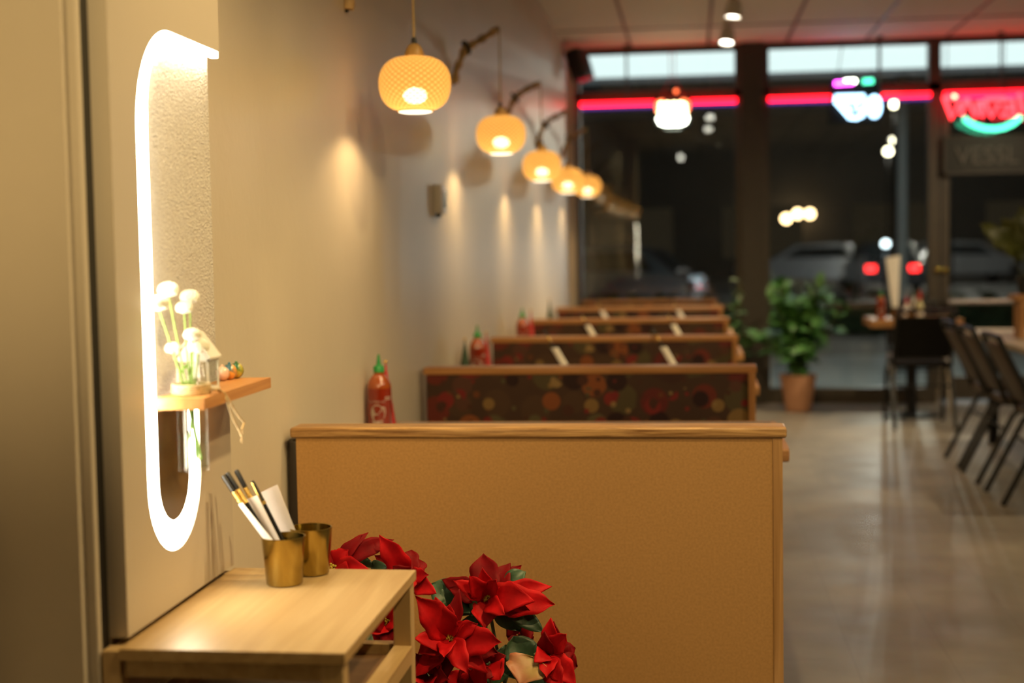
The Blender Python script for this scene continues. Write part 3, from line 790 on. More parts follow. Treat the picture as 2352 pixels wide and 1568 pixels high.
for (pp, r_, X, lab) in fl:
    r_ *= 1.15
    f = thing('white_flower', lab, 'flower', (vx, vy, .99), 0, 'white flowers in the niche vase')
    top = V(on_x(pp[0], pp[1], X))-Vector((vx, vy, .99))
    m = MB(); pompom(m, top, r_); m.build('bloom', 'petal', f, True)
    ins = Vector((top.x, top.y, 0)); 
    if ins.length > .012: ins = ins.normalized()*.012
    foot = -ins*.75+Vector((random.uniform(-.006, .006), random.uniform(-.006, .006), .012))
    midp = Vector((ins.x*.6, ins.y*.6, ST-.99+.006))
    pts = []
    for i in range(13):
        t = i/12; a = foot.lerp(midp, t); b = midp.lerp(top-Vector((0, 0, r_*.4)), t); pts.append(a.lerp(b, t))
    MB().tube(pts, .0015, 7).build('stem', 'stem', f, True)
    lm = MB()
    for tt in (5, 7):
        p = pts[tt]; d = Vector((random.uniform(-1, 1), random.uniform(-1, 1), .5)).normalized(); sd = d.cross(Vector((0, 0, 1))).normalized()
        vs = [p, p+d*.008+sd*.005, p+d*.018, p+d*.008-sd*.005]; lm.add(vs, [(0, 1, 2, 3)])
    lm.build('leaf', 'stem', f, True, solid=.0004)

hp = on_x(402, 884, .186); HY0 = float(hp[1]); 
hy0 = max(HY0, vy+vr+.004+.002)
lh = thing('lantern_house', 'white glass-walled lantern house standing behind the vase on the shelf', 'lantern', (0, 0, ST+.0003))
hx0, hx1, hy1 = .1895, .243, hy0+.052; he, hr = .052, .092; pw = .0028
fr_ = MB()
for x in (hx0, hx1-pw):
    for yv in (hy0, hy1-pw): fr_.box(x, x+pw, yv, yv+pw, .003, he)
fr_.box(hx0+.019, hx0+.019+pw*.7, hy0, hy0+pw*.7, .003, he).box(hx0+.037, hx0+.037+pw*.7, hy0, hy0+pw*.7, .003, he)
for z0 in (.003, he-pw):
    fr_.box(hx0, hx1, hy0, hy0+pw, z0, z0+pw).box(hx0, hx1, hy1-pw, hy1, z0, z0+pw).box(hx0, hx0+pw, hy0, hy1, z0, z0+pw).box(hx1-pw, hx1, hy0, hy1, z0, z0+pw)
fr_.build('frame', 'housew', lh)
MB().box(hx0-.001, hx1+.001, hy0-.001, hy1+.001, 0, .003).build('base', 'housew', lh)
xm = (hx0+hx1)/2
MB().prism([(hx0-.004, he), (xm, hr), (hx1+.004, he), (hx1+.004, he+.003), (xm, hr+.004), (hx0-.004, he+.003)], hy0-.003, hy1+.003, 'Y').build('roof', 'housew', lh)
MB().prism([(hx0, he), (xm, hr), (hx1, he)], hy0, hy0+.0015, 'Y').build('gable', 'housew', lh)
MB().prism([(hx0, he), (xm, hr), (hx1, he)], hy1-.0015, hy1, 'Y').build('gable', 'housew', lh)
for (a, b, c_, d_) in ((hx0+pw, hx1-pw, hy0+.001, hy0+.0018), (hx1-.0018, hx1-.001, hy0+pw, hy1-pw)):
    MB().box(a, b, c_, d_, .006, he-pw).build('pane', 'clear', lh)

for (pp, yv, r_, mat, lab) in (((511, 862), 2.412, .0125, 'peach', 'small peach glazed ornament next to the little house'), ((527, 852), 2.436, .0135, 'orb1', 'small orange and blue glazed ornament, middle of the three'),
                              ((543, 846), 2.462, .0135, 'orb2', 'small green and yellow glazed ornament at the far end of the row')):
    p = on_y(pp[0], pp[1], yv); X = max(.196, float(p[0]))
    o = thing('glazed_ornament', lab, 'ornament', (X, yv if mat != 'orb2' else 2.4615, ST), 0, 'glazed ornaments on the niche shelf')
    MB().sphere((0, 0, r_*1.05), r_, 24, (1, 1, 1.05)).build('body', mat, o, True)
    MB().sphere((0, 0, r_*2.12), r_*.22, 10).build('knob', mat, o, True)

# ------------------------------------------------------------------ poinsettias
def blade(mb, base, tip, normal, W, sag=.12, fold=.22, wave=.0, lobes=0.0, nu=12, nv=6, seed=0):
    base, tip, normal = Vector(base), Vector(tip), Vector(normal).normalized()
    ax = tip-base; L = ax.length; a = ax.normalized()
    sd = a.cross(normal).normalized(); up = sd.cross(a).normalized()
    rr = random.Random(seed); ph = rr.random()*6
    vs, fs = [], []
    for i in range(nu+1):
        t = i/nu
        w = W*.5*((math.sin(PI*min(1, t**.85)))**.75)*(1-.15*t) if 0 < t < 1 else .0004
        if t > .82: w *= .55+.45*(1-t)/.18
        w *= 1+lobes*math.sin(t*15+ph)
        for j in range(nv+1):
            s = 2*j/nv-1
            p = base+a*(L*t)+up*(L*sag*math.sin(PI*t)*(1.0)-L*.10*max(0, t-.75)*4*sag)
            p += sd*(w*s)+up*(abs(s)*w*fold+wave*W*math.sin(9*t+3*s+ph)*abs(s))
            vs.append(p)
    for i in range(nu):
        for j in range(nv):
            q = i*(nv+1)+j; fs.append((q, q+1, q+nv+2, q+nv+1))
    mb.add(vs, fs)
PXM = lambda D: D/3267.0*1.0
def flower_head(plant, origin, centre_px, Y, tips, seed, mat='bract', center=True):
    """tips: (px, py, toward-camera metres, width metres, material index)"""
    c = V(on_y(centre_px[0], centre_px[1], Y)); m = MB()
    k = 0
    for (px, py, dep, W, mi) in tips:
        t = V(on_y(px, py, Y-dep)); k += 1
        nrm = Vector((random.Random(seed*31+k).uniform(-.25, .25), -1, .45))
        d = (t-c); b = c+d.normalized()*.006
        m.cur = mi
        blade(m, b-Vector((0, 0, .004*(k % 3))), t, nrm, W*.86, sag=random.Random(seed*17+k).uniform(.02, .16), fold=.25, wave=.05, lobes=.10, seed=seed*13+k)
    o = m.build('flower_head', ['bract', 'bract_shade', 'varieg'], plant, True, 60, solid=.0006)
    o.location = -Vector(origin)
    if center:
        y_ = MB()
        for i in range(9):
            a = i*2.4; rad = .0028*math.sqrt(i)
            y_.sphere(c+Vector((rad*math.cos(a), -.010, rad*math.sin(a))), .0028, 8)
        y_.build('flower_center', 'cyath', o, True)
    return c, o
def green(plant, origin, specs, Y, mat='leaf'):
    for i, (bx, by, tx, ty, dep, W) in enumerate(specs):
        b = V(on_y(bx, by, Y)); t = V(on_y(tx, ty, Y-dep))
        m = MB(); blade(m, b, t, (.1, -1, .6), W, sag=.10, fold=.2, wave=.05, seed=90+i)
        o = m.build('leaf', mat, plant, True, 60, solid=.0006); o.location = -Vector(origin)
def stems(plant, origin, heads, foot):
    m = MB()
    for h in heads:
        f = Vector(foot)+Vector((random.uniform(-.03, .03), random.uniform(-.03, .03), 0))
        h2 = h+Vector((0, .012, -.004)); mid = Vector((f.x*.4+h.x*.6, f.y*.4+h2.y*.6, f.z*.55+h.z*.45))
        pts = [(f.lerp(mid, t)).lerp(mid.lerp(h2, t), t) for t in [i/8 for i in range(9)]]
        m.tube(pts, .004, 7)
    o = m.build('stem', 'stemd', plant, True); o.location = -Vector(origin)
def planter(plant, h=.34, r=.10):
    MB().lathe([(0, 0), (r*.78, 0), (r, h), (r+.006, h), (r+.006, h+.012), (r-.008, h+.012), (r-.01, h-.02), (0, h-.02)], 28).build('planter', 'pot', plant, True)
    MB().lathe([(0, h-.018), (r-.012, h-.018)], 24).build('soil', 'soil', plant)

# plant one: behind the side table, left
oA = (.40, 2.80, 0)
pA = thing('poinsettia', 'red poinsettia on the left, partly hidden behind the side table', 'plant', oA, 0, 'poinsettias by the fibreboard bench')
planter(pA)
hs = []
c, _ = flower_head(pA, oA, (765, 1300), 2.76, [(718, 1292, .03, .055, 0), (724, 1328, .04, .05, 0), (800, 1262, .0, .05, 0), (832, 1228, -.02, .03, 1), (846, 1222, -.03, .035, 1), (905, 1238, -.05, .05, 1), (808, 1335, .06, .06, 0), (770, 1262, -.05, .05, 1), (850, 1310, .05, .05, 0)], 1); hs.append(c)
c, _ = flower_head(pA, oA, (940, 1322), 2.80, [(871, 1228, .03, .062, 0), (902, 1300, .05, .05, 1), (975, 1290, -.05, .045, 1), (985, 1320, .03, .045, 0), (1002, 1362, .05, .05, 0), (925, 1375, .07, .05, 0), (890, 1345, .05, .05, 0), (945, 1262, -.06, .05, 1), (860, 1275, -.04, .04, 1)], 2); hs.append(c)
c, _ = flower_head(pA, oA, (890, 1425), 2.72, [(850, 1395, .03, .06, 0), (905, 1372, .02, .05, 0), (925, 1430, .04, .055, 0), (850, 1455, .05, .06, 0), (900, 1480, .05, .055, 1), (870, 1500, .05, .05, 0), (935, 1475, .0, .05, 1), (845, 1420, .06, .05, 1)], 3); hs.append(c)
green(pA, oA, [(835, 1300, 842, 1278, .0, .045), (850, 1315, 890, 1300, .02, .04), (880, 1460, 840, 1480, .03, .06), (900, 1460, 930, 1500, .03, .06), (800, 1330, 770, 1345, .04, .06)], 2.80)
stems(pA, oA, hs, (.40, 2.80, .33))
# plant two: centre
oB = (.60, 3.02, 0)
pB = thing('poinsettia', 'largest red poinsettia, in the middle right of the side table leg', 'plant', oB, 0, 'poinsettias by the fibreboard bench')
planter(pB)
hs = []
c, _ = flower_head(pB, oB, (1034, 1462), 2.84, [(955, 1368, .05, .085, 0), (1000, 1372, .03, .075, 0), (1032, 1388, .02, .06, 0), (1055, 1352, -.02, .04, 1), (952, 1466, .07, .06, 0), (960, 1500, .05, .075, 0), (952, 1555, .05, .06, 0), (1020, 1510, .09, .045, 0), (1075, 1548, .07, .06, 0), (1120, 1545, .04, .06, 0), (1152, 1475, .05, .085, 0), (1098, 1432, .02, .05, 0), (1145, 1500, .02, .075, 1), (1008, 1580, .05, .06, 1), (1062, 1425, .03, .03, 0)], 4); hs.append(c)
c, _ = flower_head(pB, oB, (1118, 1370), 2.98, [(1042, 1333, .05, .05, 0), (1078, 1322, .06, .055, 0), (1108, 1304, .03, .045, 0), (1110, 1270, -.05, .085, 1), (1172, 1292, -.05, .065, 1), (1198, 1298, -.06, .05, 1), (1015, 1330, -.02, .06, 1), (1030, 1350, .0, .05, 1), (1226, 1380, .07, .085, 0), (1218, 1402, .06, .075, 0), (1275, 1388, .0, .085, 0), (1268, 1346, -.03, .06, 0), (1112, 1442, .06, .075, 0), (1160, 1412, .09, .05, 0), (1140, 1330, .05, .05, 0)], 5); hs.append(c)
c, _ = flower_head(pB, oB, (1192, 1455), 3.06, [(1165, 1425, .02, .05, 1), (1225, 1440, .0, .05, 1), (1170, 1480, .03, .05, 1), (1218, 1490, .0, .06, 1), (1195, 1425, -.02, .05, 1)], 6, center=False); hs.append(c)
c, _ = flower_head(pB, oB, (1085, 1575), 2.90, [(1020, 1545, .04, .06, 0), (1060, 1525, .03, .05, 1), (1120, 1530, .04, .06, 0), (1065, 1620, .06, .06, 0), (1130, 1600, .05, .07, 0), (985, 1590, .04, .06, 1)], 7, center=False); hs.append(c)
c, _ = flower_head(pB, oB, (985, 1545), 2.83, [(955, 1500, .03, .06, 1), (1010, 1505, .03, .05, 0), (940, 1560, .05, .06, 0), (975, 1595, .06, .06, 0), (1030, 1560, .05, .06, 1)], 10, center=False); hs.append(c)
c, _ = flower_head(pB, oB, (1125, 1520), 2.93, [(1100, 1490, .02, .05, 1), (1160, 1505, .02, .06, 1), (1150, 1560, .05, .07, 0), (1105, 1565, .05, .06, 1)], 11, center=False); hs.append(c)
green(pB, oB, [(1040, 1375, 990, 1340, .0, .07), (1050, 1390, 1015, 1345, .0, .07), (1065, 1385, 1100, 1345, .04, .08), (1090, 1375, 1060, 1412, .04, .07), (1100, 1380, 1055, 1408, .05, .055), (1160, 1345, 1208, 1312, -.02, .045),
               (1150, 1380, 1195, 1450, .02, .075), (1170, 1400, 1250, 1452, .02, .045), (1120, 1440, 1060, 1425, .02, .05), (1160, 1480, 1185, 1560, .02, .09), (1180, 1460, 1225, 1560, .02, .08), (1140, 1500, 1130, 1580, .03, .08), (1000, 1540, 960, 1580, .02, .06), (1215, 1545, 1235, 1600, .02, .06)], 3.0)
stems(pB, oB, hs, (.60, 3.02, .33))
# plant three: right
oD = (.74, 3.06, 0)
pD = thing('poinsettia', 'small red poinsettia at the right, with one pale variegated leaf', 'plant', oD, 0, 'poinsettias by the fibreboard bench')
planter(pD, .30, .085)
hs = []
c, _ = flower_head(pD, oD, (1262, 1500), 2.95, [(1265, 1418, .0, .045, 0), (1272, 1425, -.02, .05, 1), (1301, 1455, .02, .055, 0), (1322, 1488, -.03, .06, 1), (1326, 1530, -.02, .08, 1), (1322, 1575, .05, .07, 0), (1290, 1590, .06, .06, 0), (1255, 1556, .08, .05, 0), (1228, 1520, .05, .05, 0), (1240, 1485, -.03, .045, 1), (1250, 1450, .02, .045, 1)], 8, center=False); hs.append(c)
c, o = flower_head(pD, oD, (1228, 1500), 2.93, [(1192, 1572, .05, .115, 2)], 9, center=False); o['label'] = 'pale pink and green variegated leaf'; o.name = 'variegated_leaf'; hs.append(c)
green(pD, oD, [(1230, 1500, 1215, 1590, .02, .08), (1205, 1480, 1180, 1550, .0, .08), (1250, 1500, 1275, 1600, .02, .07), (1240, 1520, 1235, 1600, .05, .07)], 3.02)
stems(pD, oD, hs, (.74, 3.06, .29))

# ------------------------------------------------------------------ pendants on driftwood brackets
PY = [4.21, 6.14, 7.83, 9.47, 11.30]; PXX = .208; PZ = [1.827, 1.827, 1.787, 1.783, 1.820]
BW = (1, .66, .30)
def make_pendant(label, x, y, z, ztip):
    r = thing('pendant_lamp', label, 'pendant lamp', (x, y, z), 0, 'woven pendant lamps over the booth tables')
    sh = [(.052+.056*math.sin(PI*i/24)**.55 if i < 12 else .030+.078*math.sin(PI*i/24)**.50, -.078+.158*i/24-.006*math.sin(2*PI*i/24)) for i in range(25)]
    MB().lathe(sh, 48).build('lamp_shade', 'weave', r, True, 70)
    MB().lathe([(.052, -.076), (.054, -.079), (.0545, -.083), (.051, -.083), (.050, -.078)], 40).build('rim_ring', 'weave', r, True)
    MB().lathe([(.031, -.081), (.040, -.0865), (.0495, -.084), (.0495, -.0805), (.031, -.081)], 36).build('diffuser', 'diffuser', r, True)
    MB().lathe([(.030, .079), (.029, .088), (.025, .100), (.018, .112), (.012, .117), (0, .117)], 28).build('wood_cap', 'lampwood', r, True)
    MB().lathe([(.008, .116), (.0075, .130), (.005, .136), (0, .136)], 14).build('strain_relief', 'black', r, True)
    MB().tube([(0, 0, .134), (0, 0, ztip-z)], .0035, 8).build('cord', 'cord', r, True)
    MB().lathe([(.014, .078), (.014, .03), (.012, .02), (0, .02)], 16).build('socket', 'black', r, True)
    b = MB().sphere((0, 0, -.036), .036, 24, (1, 1, .68)).build('bulb', 'bulb', r, True)
    return r
def bracket(label, y, z, tip):
    r = thing('driftwood_bracket', label, 'lamp bracket', (0, y, z), 0, 'driftwood lamp brackets on the left wall')
    rnd = random.Random(int(y*100))
    pts = [(.0, 0, 0), (.014, 0, .055), (.035, .004, .10), (.06, -.004, .142), (.085, .003, .165), (.125, -.003, .185), (.165, .003, .205), (.20, 0, tip-z)]
    P = [Vector(p)+Vector((0, rnd.uniform(-.006, .006), rnd.uniform(-.006, .006))) for p in pts]
    P[0] = Vector((.012, 0, 0)); P[1].x = max(P[1].x, .018)
    fine = []
    for i in range(len(P)-1):
        for k in range(3): fine.append(P[i].lerp(P[i+1], k/3))
    fine.append(P[-1])
    rad = [.0155*(1+.22*math.sin(i*1.7)+.12*rnd.uniform(-1, 1)) for i in range(len(fine))]
    MB().tube(fine, rad, 10).build('branch', 'drift', r, True, 80)
    MB().tube([fine[9], fine[10]], [.033, .033], 18).build('collar', 'black', r, True)
    MB().tube([fine[-2]+Vector((0, 0, .008)), fine[-1]+Vector((.006, 0, .010))], .006, 8).build('hook', 'cord', r, True)
    MB().tube([(0.0, 0, .012), (.012, 0, .012)], .006, 8).tube([(0.0, 0, -.004), (.010, 0, -.004)], .004, 8).build('wall_screw', 'black', r, True)
    return r
ordn = ['nearest the camera and largest', 'second from the camera', 'third from the camera', 'fourth, overlapping the fifth', 'fifth and farthest, by the window']
for k in range(5):
    zt = PZ[k]+.45
    make_pendant('glowing woven bamboo pendant lamp, '+ordn[k], PXX, PY[k], PZ[k], zt+.004)
    light('bulb_glow', 'SPOT', (PXX, PY[k], PZ[k]-.072), 7.5, BW, None, .02, (0, 0, 0), math.radians(150), .35)
    bracket('crooked driftwood branch on the wall holding the pendant lamp '+['nearest the camera', 'second from the camera', 'third from the camera', 'fourth from the camera', 'fifth from the camera'][k], PY[k], zt-.225, zt)

# thermostat
tp = on_x(1003, 458, 0)
th = thing('thermostat', 'small white thermostat with grey screen on the left wall', 'thermostat', (0, float(tp[1]), float(tp[2])))
MB().box(0, .03, -.06, .06, -.058, .058, .004).build('body', 'white', th, True)
MB().box(.03, .032, -.01, .05, -.035, .035).build('screen', 'screen', th)
MB().box(.004, .026, -.05, -.03, -.073, -.056, .003).build('lower_switch', 'black', th, True)
# loudspeaker in the window corner
sp = thing('wall_speaker', 'black loudspeaker tilted on the wall above the window corner', 'speaker', (.13, 11.62, 2.81), math.radians(-25))
Ms = Matrix.Rotation(math.radians(-18), 4, 'Y')
MB().box(-.06, .06, -.09, .09, -.125, .125, .012, Ms).build('cabinet', 'black', sp, True)
MB().box(.0605, .066, -.075, .075, -.11, .11, .002, Ms).build('grille', 'blackm', sp, True)
MB().box(-.105, -.055, -.02, .02, -.02, .02, .004).build('mount', 'blackm', sp)

# ------------------------------------------------------------------ ceiling track lights
SPOTC = (1, .70, .30)
SPOTN = (1, .78, .46)
def track_light(label, x, y, aim, power, col=None, ang=95, group='ceiling track lights', drop=.11):
    z = HZ-.0
    r = thing('track_light', label, 'ceiling light', (x, y, z), 0, group)
    MB().box(-.03, .03, -.07, .07, -.03, -.007, .004).build('track_adapter', 'white', r)
    MB().tube([(0, 0, -.03), (0, 0, -drop+.01)], .008, 8).build('arm', 'white', r)
    d = (Vector(aim)-Vector((x, y, z-drop))).normalized()
    q = Vector((0, 0, -1)).rotation_difference(d)
    h = MB().lathe([(0, .07), (.035, .07), (.05, .045), (.056, -.045), (.050, -.045), (.048, -.03), (0, -.03)], 24, Matrix.Translation((0, 0, -drop)) @ q.to_matrix().to_4x4()).build('lamp_head', 'white', r, True)
    MB().lathe([(0, -.034), (.0475, -.034), (.0475, -.031), (0, -.031)], 24, Matrix.Translation((0, 0, -drop)) @ q.to_matrix().to_4x4()).build('lens', 'spot', r, True)
    pos = Vector((x, y, z-drop))+d*.05
    l = light('lamp_beam', 'SPOT', pos, power*1.75, col or SPOTC, None, .045, None, math.radians(ang), .8)
    l.rotation_mode = 'QUATERNION'; l.rotation_quaternion = Vector((0, 0, -1)).rotation_difference(d)
    return r
p1_ = on_z(1685, 38, HZ-.15); p2_ = on_z(1670, 98, HZ-.15)
track_light('lit track light hanging from the ceiling, the nearer and higher of the pair', float(p1_[0]), float(p1_[1]), (1.0, 9.6, 0), 80, SPOTN)
track_light('lit track light hanging from the ceiling, the lower of the pair by the pillar', float(p2_[0]), float(p2_[1]), (1.0, 10.3, 0), 80, SPOTN)
track_light('lit track light over the fourth booth, mirrored in the window', 1.25, 7.0, (1.15, 9.2, 0), 60)
track_light('lit track light over the second booth, mirrored in the window', 1.25, 5.3, (1.15, 7.5, 0), 60)
track_light('lit track light above the side table, out of the frame overhead', 1.46, 2.45, (.35, 2.40, .8), 68)
track_light('lit track light over the first booth, out of the frame overhead', 1.15, 3.75, (.75, 3.7, .6), 46)
track_light('lit track light behind the camera, mirrored in the dark window', .85, -.9, (.02, 1.95, 1.95), 150, None, 34)
track_light('added fill track light aimed at the fibreboard bench back, out of the frame overhead', 1.98, 1.55, (.85, 3.3, .55), 66)  # unseen lamp added to brighten the bench back
track_light('lit track light over the dining table aisle, out of the frame', 4.0, 2.4, (2.4, 4.0, 0), 110, SPOTN)
track_light('lit track light over the dining table, out of the frame at right', 4.4, 6.0, (2.9, 6.8, .3), 130, SPOTN)
track_light('lit track light near the entrance door, out of the frame at right', 4.2, 9.6, (2.9, 11.2, .4), 110, SPOTN)

# ------------------------------------------------------------------ neon along and in the window
NYW = WY-.055
def strip(label, x0, x1):
    r = thing('neon_tube', label, 'neon light', ((x0+x1)/2, NYW, 2.525), 0, 'red neon tubes along the window head')
    w = (x1-x0)/2
    MB().tube([(-w, 0, .008), (w, 0, .008)], .019, 10).build('tube', 'neon_red', r, True)
    MB().tube([(-w, 0, -.026), (w, 0, -.026)], .009, 8).build('glow_tube', 'violet_glow', r, True)  # added tube imitating the purple glow below the red neon
    m = MB()
    for x in (-w*.9, 0, w*.9): m.box(x-.008, x+.008, .004, .025, .0, .05)
    m.build('clip', 'black', r)
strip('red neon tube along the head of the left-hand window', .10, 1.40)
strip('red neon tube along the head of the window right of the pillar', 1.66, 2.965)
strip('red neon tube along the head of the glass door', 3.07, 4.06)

def sign_root(name, label, x, z, Y=None):
    return thing(name, label, 'neon sign', (x, Y or WY-.14, z))
def cables(root, pts, mat='blackm'):
    m = MB()
    for a, b in pts: m.tube([a, b], .004, 6)
    return m.build('hanging_wire', mat, root)
# warm bowl-shaped sign
s1 = sign_root('neon_sign', 'overexposed warm white neon sign with orange corners in the left window', .873, 2.45)
m = MB()
m.tube([(-.12, 0, -.05), (-.10, 0, -.095), (-.06, 0, -.108), (.06, 0, -.108), (.10, 0, -.095), (.12, 0, -.05)], .016, 8)
m.tube([(-.12, 0, -.055), (.12, 0, -.055)], .014, 8); m.build('bowl_tube', 'neon_white', s1, True)
m = MB()
for i in range(3):
    z = -.018+.036*i; wv = .118-.005*i
    m.tube([(-wv+2*wv*k/16, 0, z+.010*math.sin(k*1.6)) for k in range(17)], .015, 8)
m.build('noodle_tube', 'neon_warm', s1, True)
m = MB()
for s in (-1, 1): m.tube([(s*.13, .004, .0), (s*.135, .004, .06), (s*.11, .004, .085), (s*.07, .004, .088)], .011, 8)
m.build('corner_tube', 'neon_orange', s1, True)
MB().box(-.15, .15, .03, .045, -.12, .11, .004).build('backing', 'black', s1)
cables(s1, [((-.10, .03, .11), (-.02, .03, .27)), ((.10, .03, .11), (.02, .03, .27)), ((-.02, .03, .27), (-.02, .03, .55)), ((.02, .03, .27), (.02, .03, .55))], 'redcone')  # wires coloured red for the red light falling on them
MB().sphere((.03, .02, .165), .017, 10).build('indicator_lamp', 'neon_orange', s1, True)
# blue-white sign with magenta and green bar above it
s2 = sign_root('neon_sign', 'blue-white neon sign under a magenta and green tube bar', 2.36, 2.44)
m = MB()
m.tube([(-.165, 0, .09), (.06, 0, .09), (.075, 0, .0), (.05, 0, -.07), (.0, 0, -.09), (-.05, 0, -.085), (-.12, 0, .0), (-.165, 0, .05)], .015, 8, True)
m.tube([(-.10, 0, .05), (-.04, 0, -.045), (0, 0, .05), (.03, 0, -.045)], .015, 8)
m.tube([(-.12, 0, .055), (.04, 0, .055)], .015, 8)
m.tube([(.145+.042*math.cos(2*PI*k/20), 0, 0+.078*math.sin(2*PI*k/20)) for k in range(20)], .016, 8, True)
m.tube([(.145, 0, -.04), (.145, 0, .045)], .014, 8)
m.build('letter_tube', 'neon_blue', s2, True)
MB().tube([(-.17, 0, .195), (-.02, 0, .200)], .018, 8).build('magenta_tube', 'neon_mag', s2, True)
MB().tube([(-.09, 0, .212), (.0, 0, .212)], .015, 8).build('pink_tube', 'neon_white', s2, True)
MB().tube([(.055, 0, .205), (.135, 0, .207)], .020, 8).build('green_tube', 'neon_green', s2, True)
MB().box(-.20, .21, .03, .045, -.11, .235, .004).build('backing', 'blackm', s2)
cables(s2, [((-.15, .035, .23), (-.10, .035, .55)), ((.18, .035, .23), (.18, .035, .55))])
# red lettering over a green smile (seen from the back)
s3 = sign_root('neon_sign', 'red neon lettering with a green smile curve below, seen from behind', 3.36, 2.38)
m = MB(); z1, z0 = .125, -.075
def zx(px, py):
    p = on_y(px, py, WY-.14); return (float(p[0])-3.36, 0, float(p[2])-2.38)
for st in ([(2168, 222), (2186, 272), (2204, 236)], [(2206, 262), (2220, 226)], [(2222, 226), (2242, 268), (2246, 232)], [(2252, 230), (2256, 268)], [(2260, 230), (2278, 268), (2294, 238)], [(2262, 228), (2310, 226)],
           [(2298, 264), (2332, 264), (2326, 228), (2300, 230)], [(2304, 248), (2330, 247)], [(2340, 214), (2350, 258)], [(2172, 222), (2202, 228)]):
    m.tube([zx(*q) for q in st], .0165, 8)
# the last letters run on past the frame's edge
m.tube([(.36, 0, .13), (.38, 0, -.05)], .0165, 8); m.tube([(.42, 0, .13), (.40, 0, -.06), (.50, 0, -.06)], .0165, 8)
m.build('letter_tube', 'neon_red2', s3, True)
MB().tube([zx(*q) for q in ((2214, 272), (2226, 282), (2244, 290), (2264, 295), (2286, 296), (2306, 293), (2326, 284), (2345, 268))], .020, 8).build('smile_tube', 'neon_green', s3, True)
MB().tube([zx(2190, 226), zx(2194, 219)], .018, 8).build('green_dot', 'neon_green', s3, True)
cables(s3, [((-.28, .01, .13), (-.28, .01, .60)), ((.17, .01, .13), (.17, .01, .60))])
# unlit sign on the door
s4 = thing('unlit_sign', 'grey unlit neon letter sign hanging below the red one on the door', 'neon sign', (3.40, WY-.10, 2.03))
tv, tf = text_polys('VESSL', .20)
m = MB()
vs = [(p[0], -.012, p[1]-.07) for p in tv]+[(p[0], .0, p[1]-.07) for p in tv]
n_ = len(tv); m.add(vs, tf+[tuple(k+n_ for k in f[::-1]) for f in tf]); m.build('letters', 'tube_off', s4)
MB().box(-.34, .34, .004, .016, -.15, .16, .004).build('backing', 'black', s4)
m = MB()
for (a, b, c_, d_) in ((-.34, .34, -.15, -.135), (-.34, .34, .145, .16), (-.34, -.325, -.15, .16), (.325, .34, -.15, .16)): m.box(a, b, -.006, .003, c_, d_)
m.build('border', 'frame', s4)
cables(s4, [((-.25, .01, .16), (-.25, .01, .42)), ((.25, .01, .16), (.25, .01, .42))])
# slender ceiling rods in front of the glass
for x, l in ((.498, 'thin dark rod hanging from the ceiling in front of the left window'), (2.54, 'thin dark rod hanging from the ceiling beside the blue sign'), (3.486, 'thin dark rod hanging from the ceiling in front of the door')):
    r = thing('hanging_rod', l, 'rod', (x, WY-.2, HZ), 0, 'hanging rods before the glass')
    MB().tube([(0, 0, -.01), (0, 0, -.46)], .009, 8).build('rod', 'frame', r, True)
    MB().lathe([(0, -.006), (.03, -.006), (.03, -.016), (0, -.016)], 14).build('ceiling_plate', 'frame', r)

# ------------------------------------------------------------------ potted plant by the window
def leafy(mb, rnd, c, d, L, W, mi=0):
    mb.cur = mi
    d = Vector(d).normalized(); n_ = Vector((rnd.uniform(-.4, .4), rnd.uniform(-.8, .1), 1))
    if abs(d.dot(n_.normalized())) > .95: n_ = Vector((1, 0, 0))
    blade(mb, c, Vector(c)+d*L, n_, W, sag=.10, fold=.12, nu=6, nv=2, seed=rnd.randint(0, 9999))
rnd = random.Random(21)
pp = thing('potted_plant', 'bushy green plant in a salmon pot on the floor by the window', 'plant', (1.857, 11.55, 0))
MB().lathe([(0, 0), (.100, 0), (.144, .278), (.150, .278), (.150, .292), (.136, .292), (.130, .26), (0, .26)], 36).build('pot', 'terra', pp, True)
MB().lathe([(0, .262), (.13, .262)], 24).build('soil', 'soil', pp)
sm = MB(); lf = MB()
for i in range(36):
    a = rnd.uniform(0, 2*PI); R = rnd.uniform(.06, .54)
    if i % 3 == 0: R = rnd.uniform(.03, .2)
    dy = .55
    tip = Vector((R*math.cos(a)*1.15+.02, R*math.sin(a)*dy-.08, rnd.uniform(.48, 1.04)-.34*max(0, R-.25)))
    f = Vector((rnd.uniform(-.05, .05), rnd.uniform(-.05, .05), .26)); mid = Vector((f.x*.7+tip.x*.3, f.y*.7+tip.y*.3, tip.z*.8))
    pts = [(f.lerp(mid, t)).lerp(mid.lerp(tip, t), t) for t in [k/6 for k in range(7)]]
    sm.tube(pts, .006, 6)
    for k in range(9):
        q = pts[2+min(4, k//2)]
        dd = Vector((rnd.uniform(-1, 1), rnd.uniform(-1, .6), rnd.uniform(-.45, .7)))
        leafy(lf, rnd, q, dd, rnd.uniform(.10, .21), rnd.uniform(.06, .11))
sm.build('stem', 'stemd', pp, True); lf.build('foliage', 'leafp', pp, True, 60)
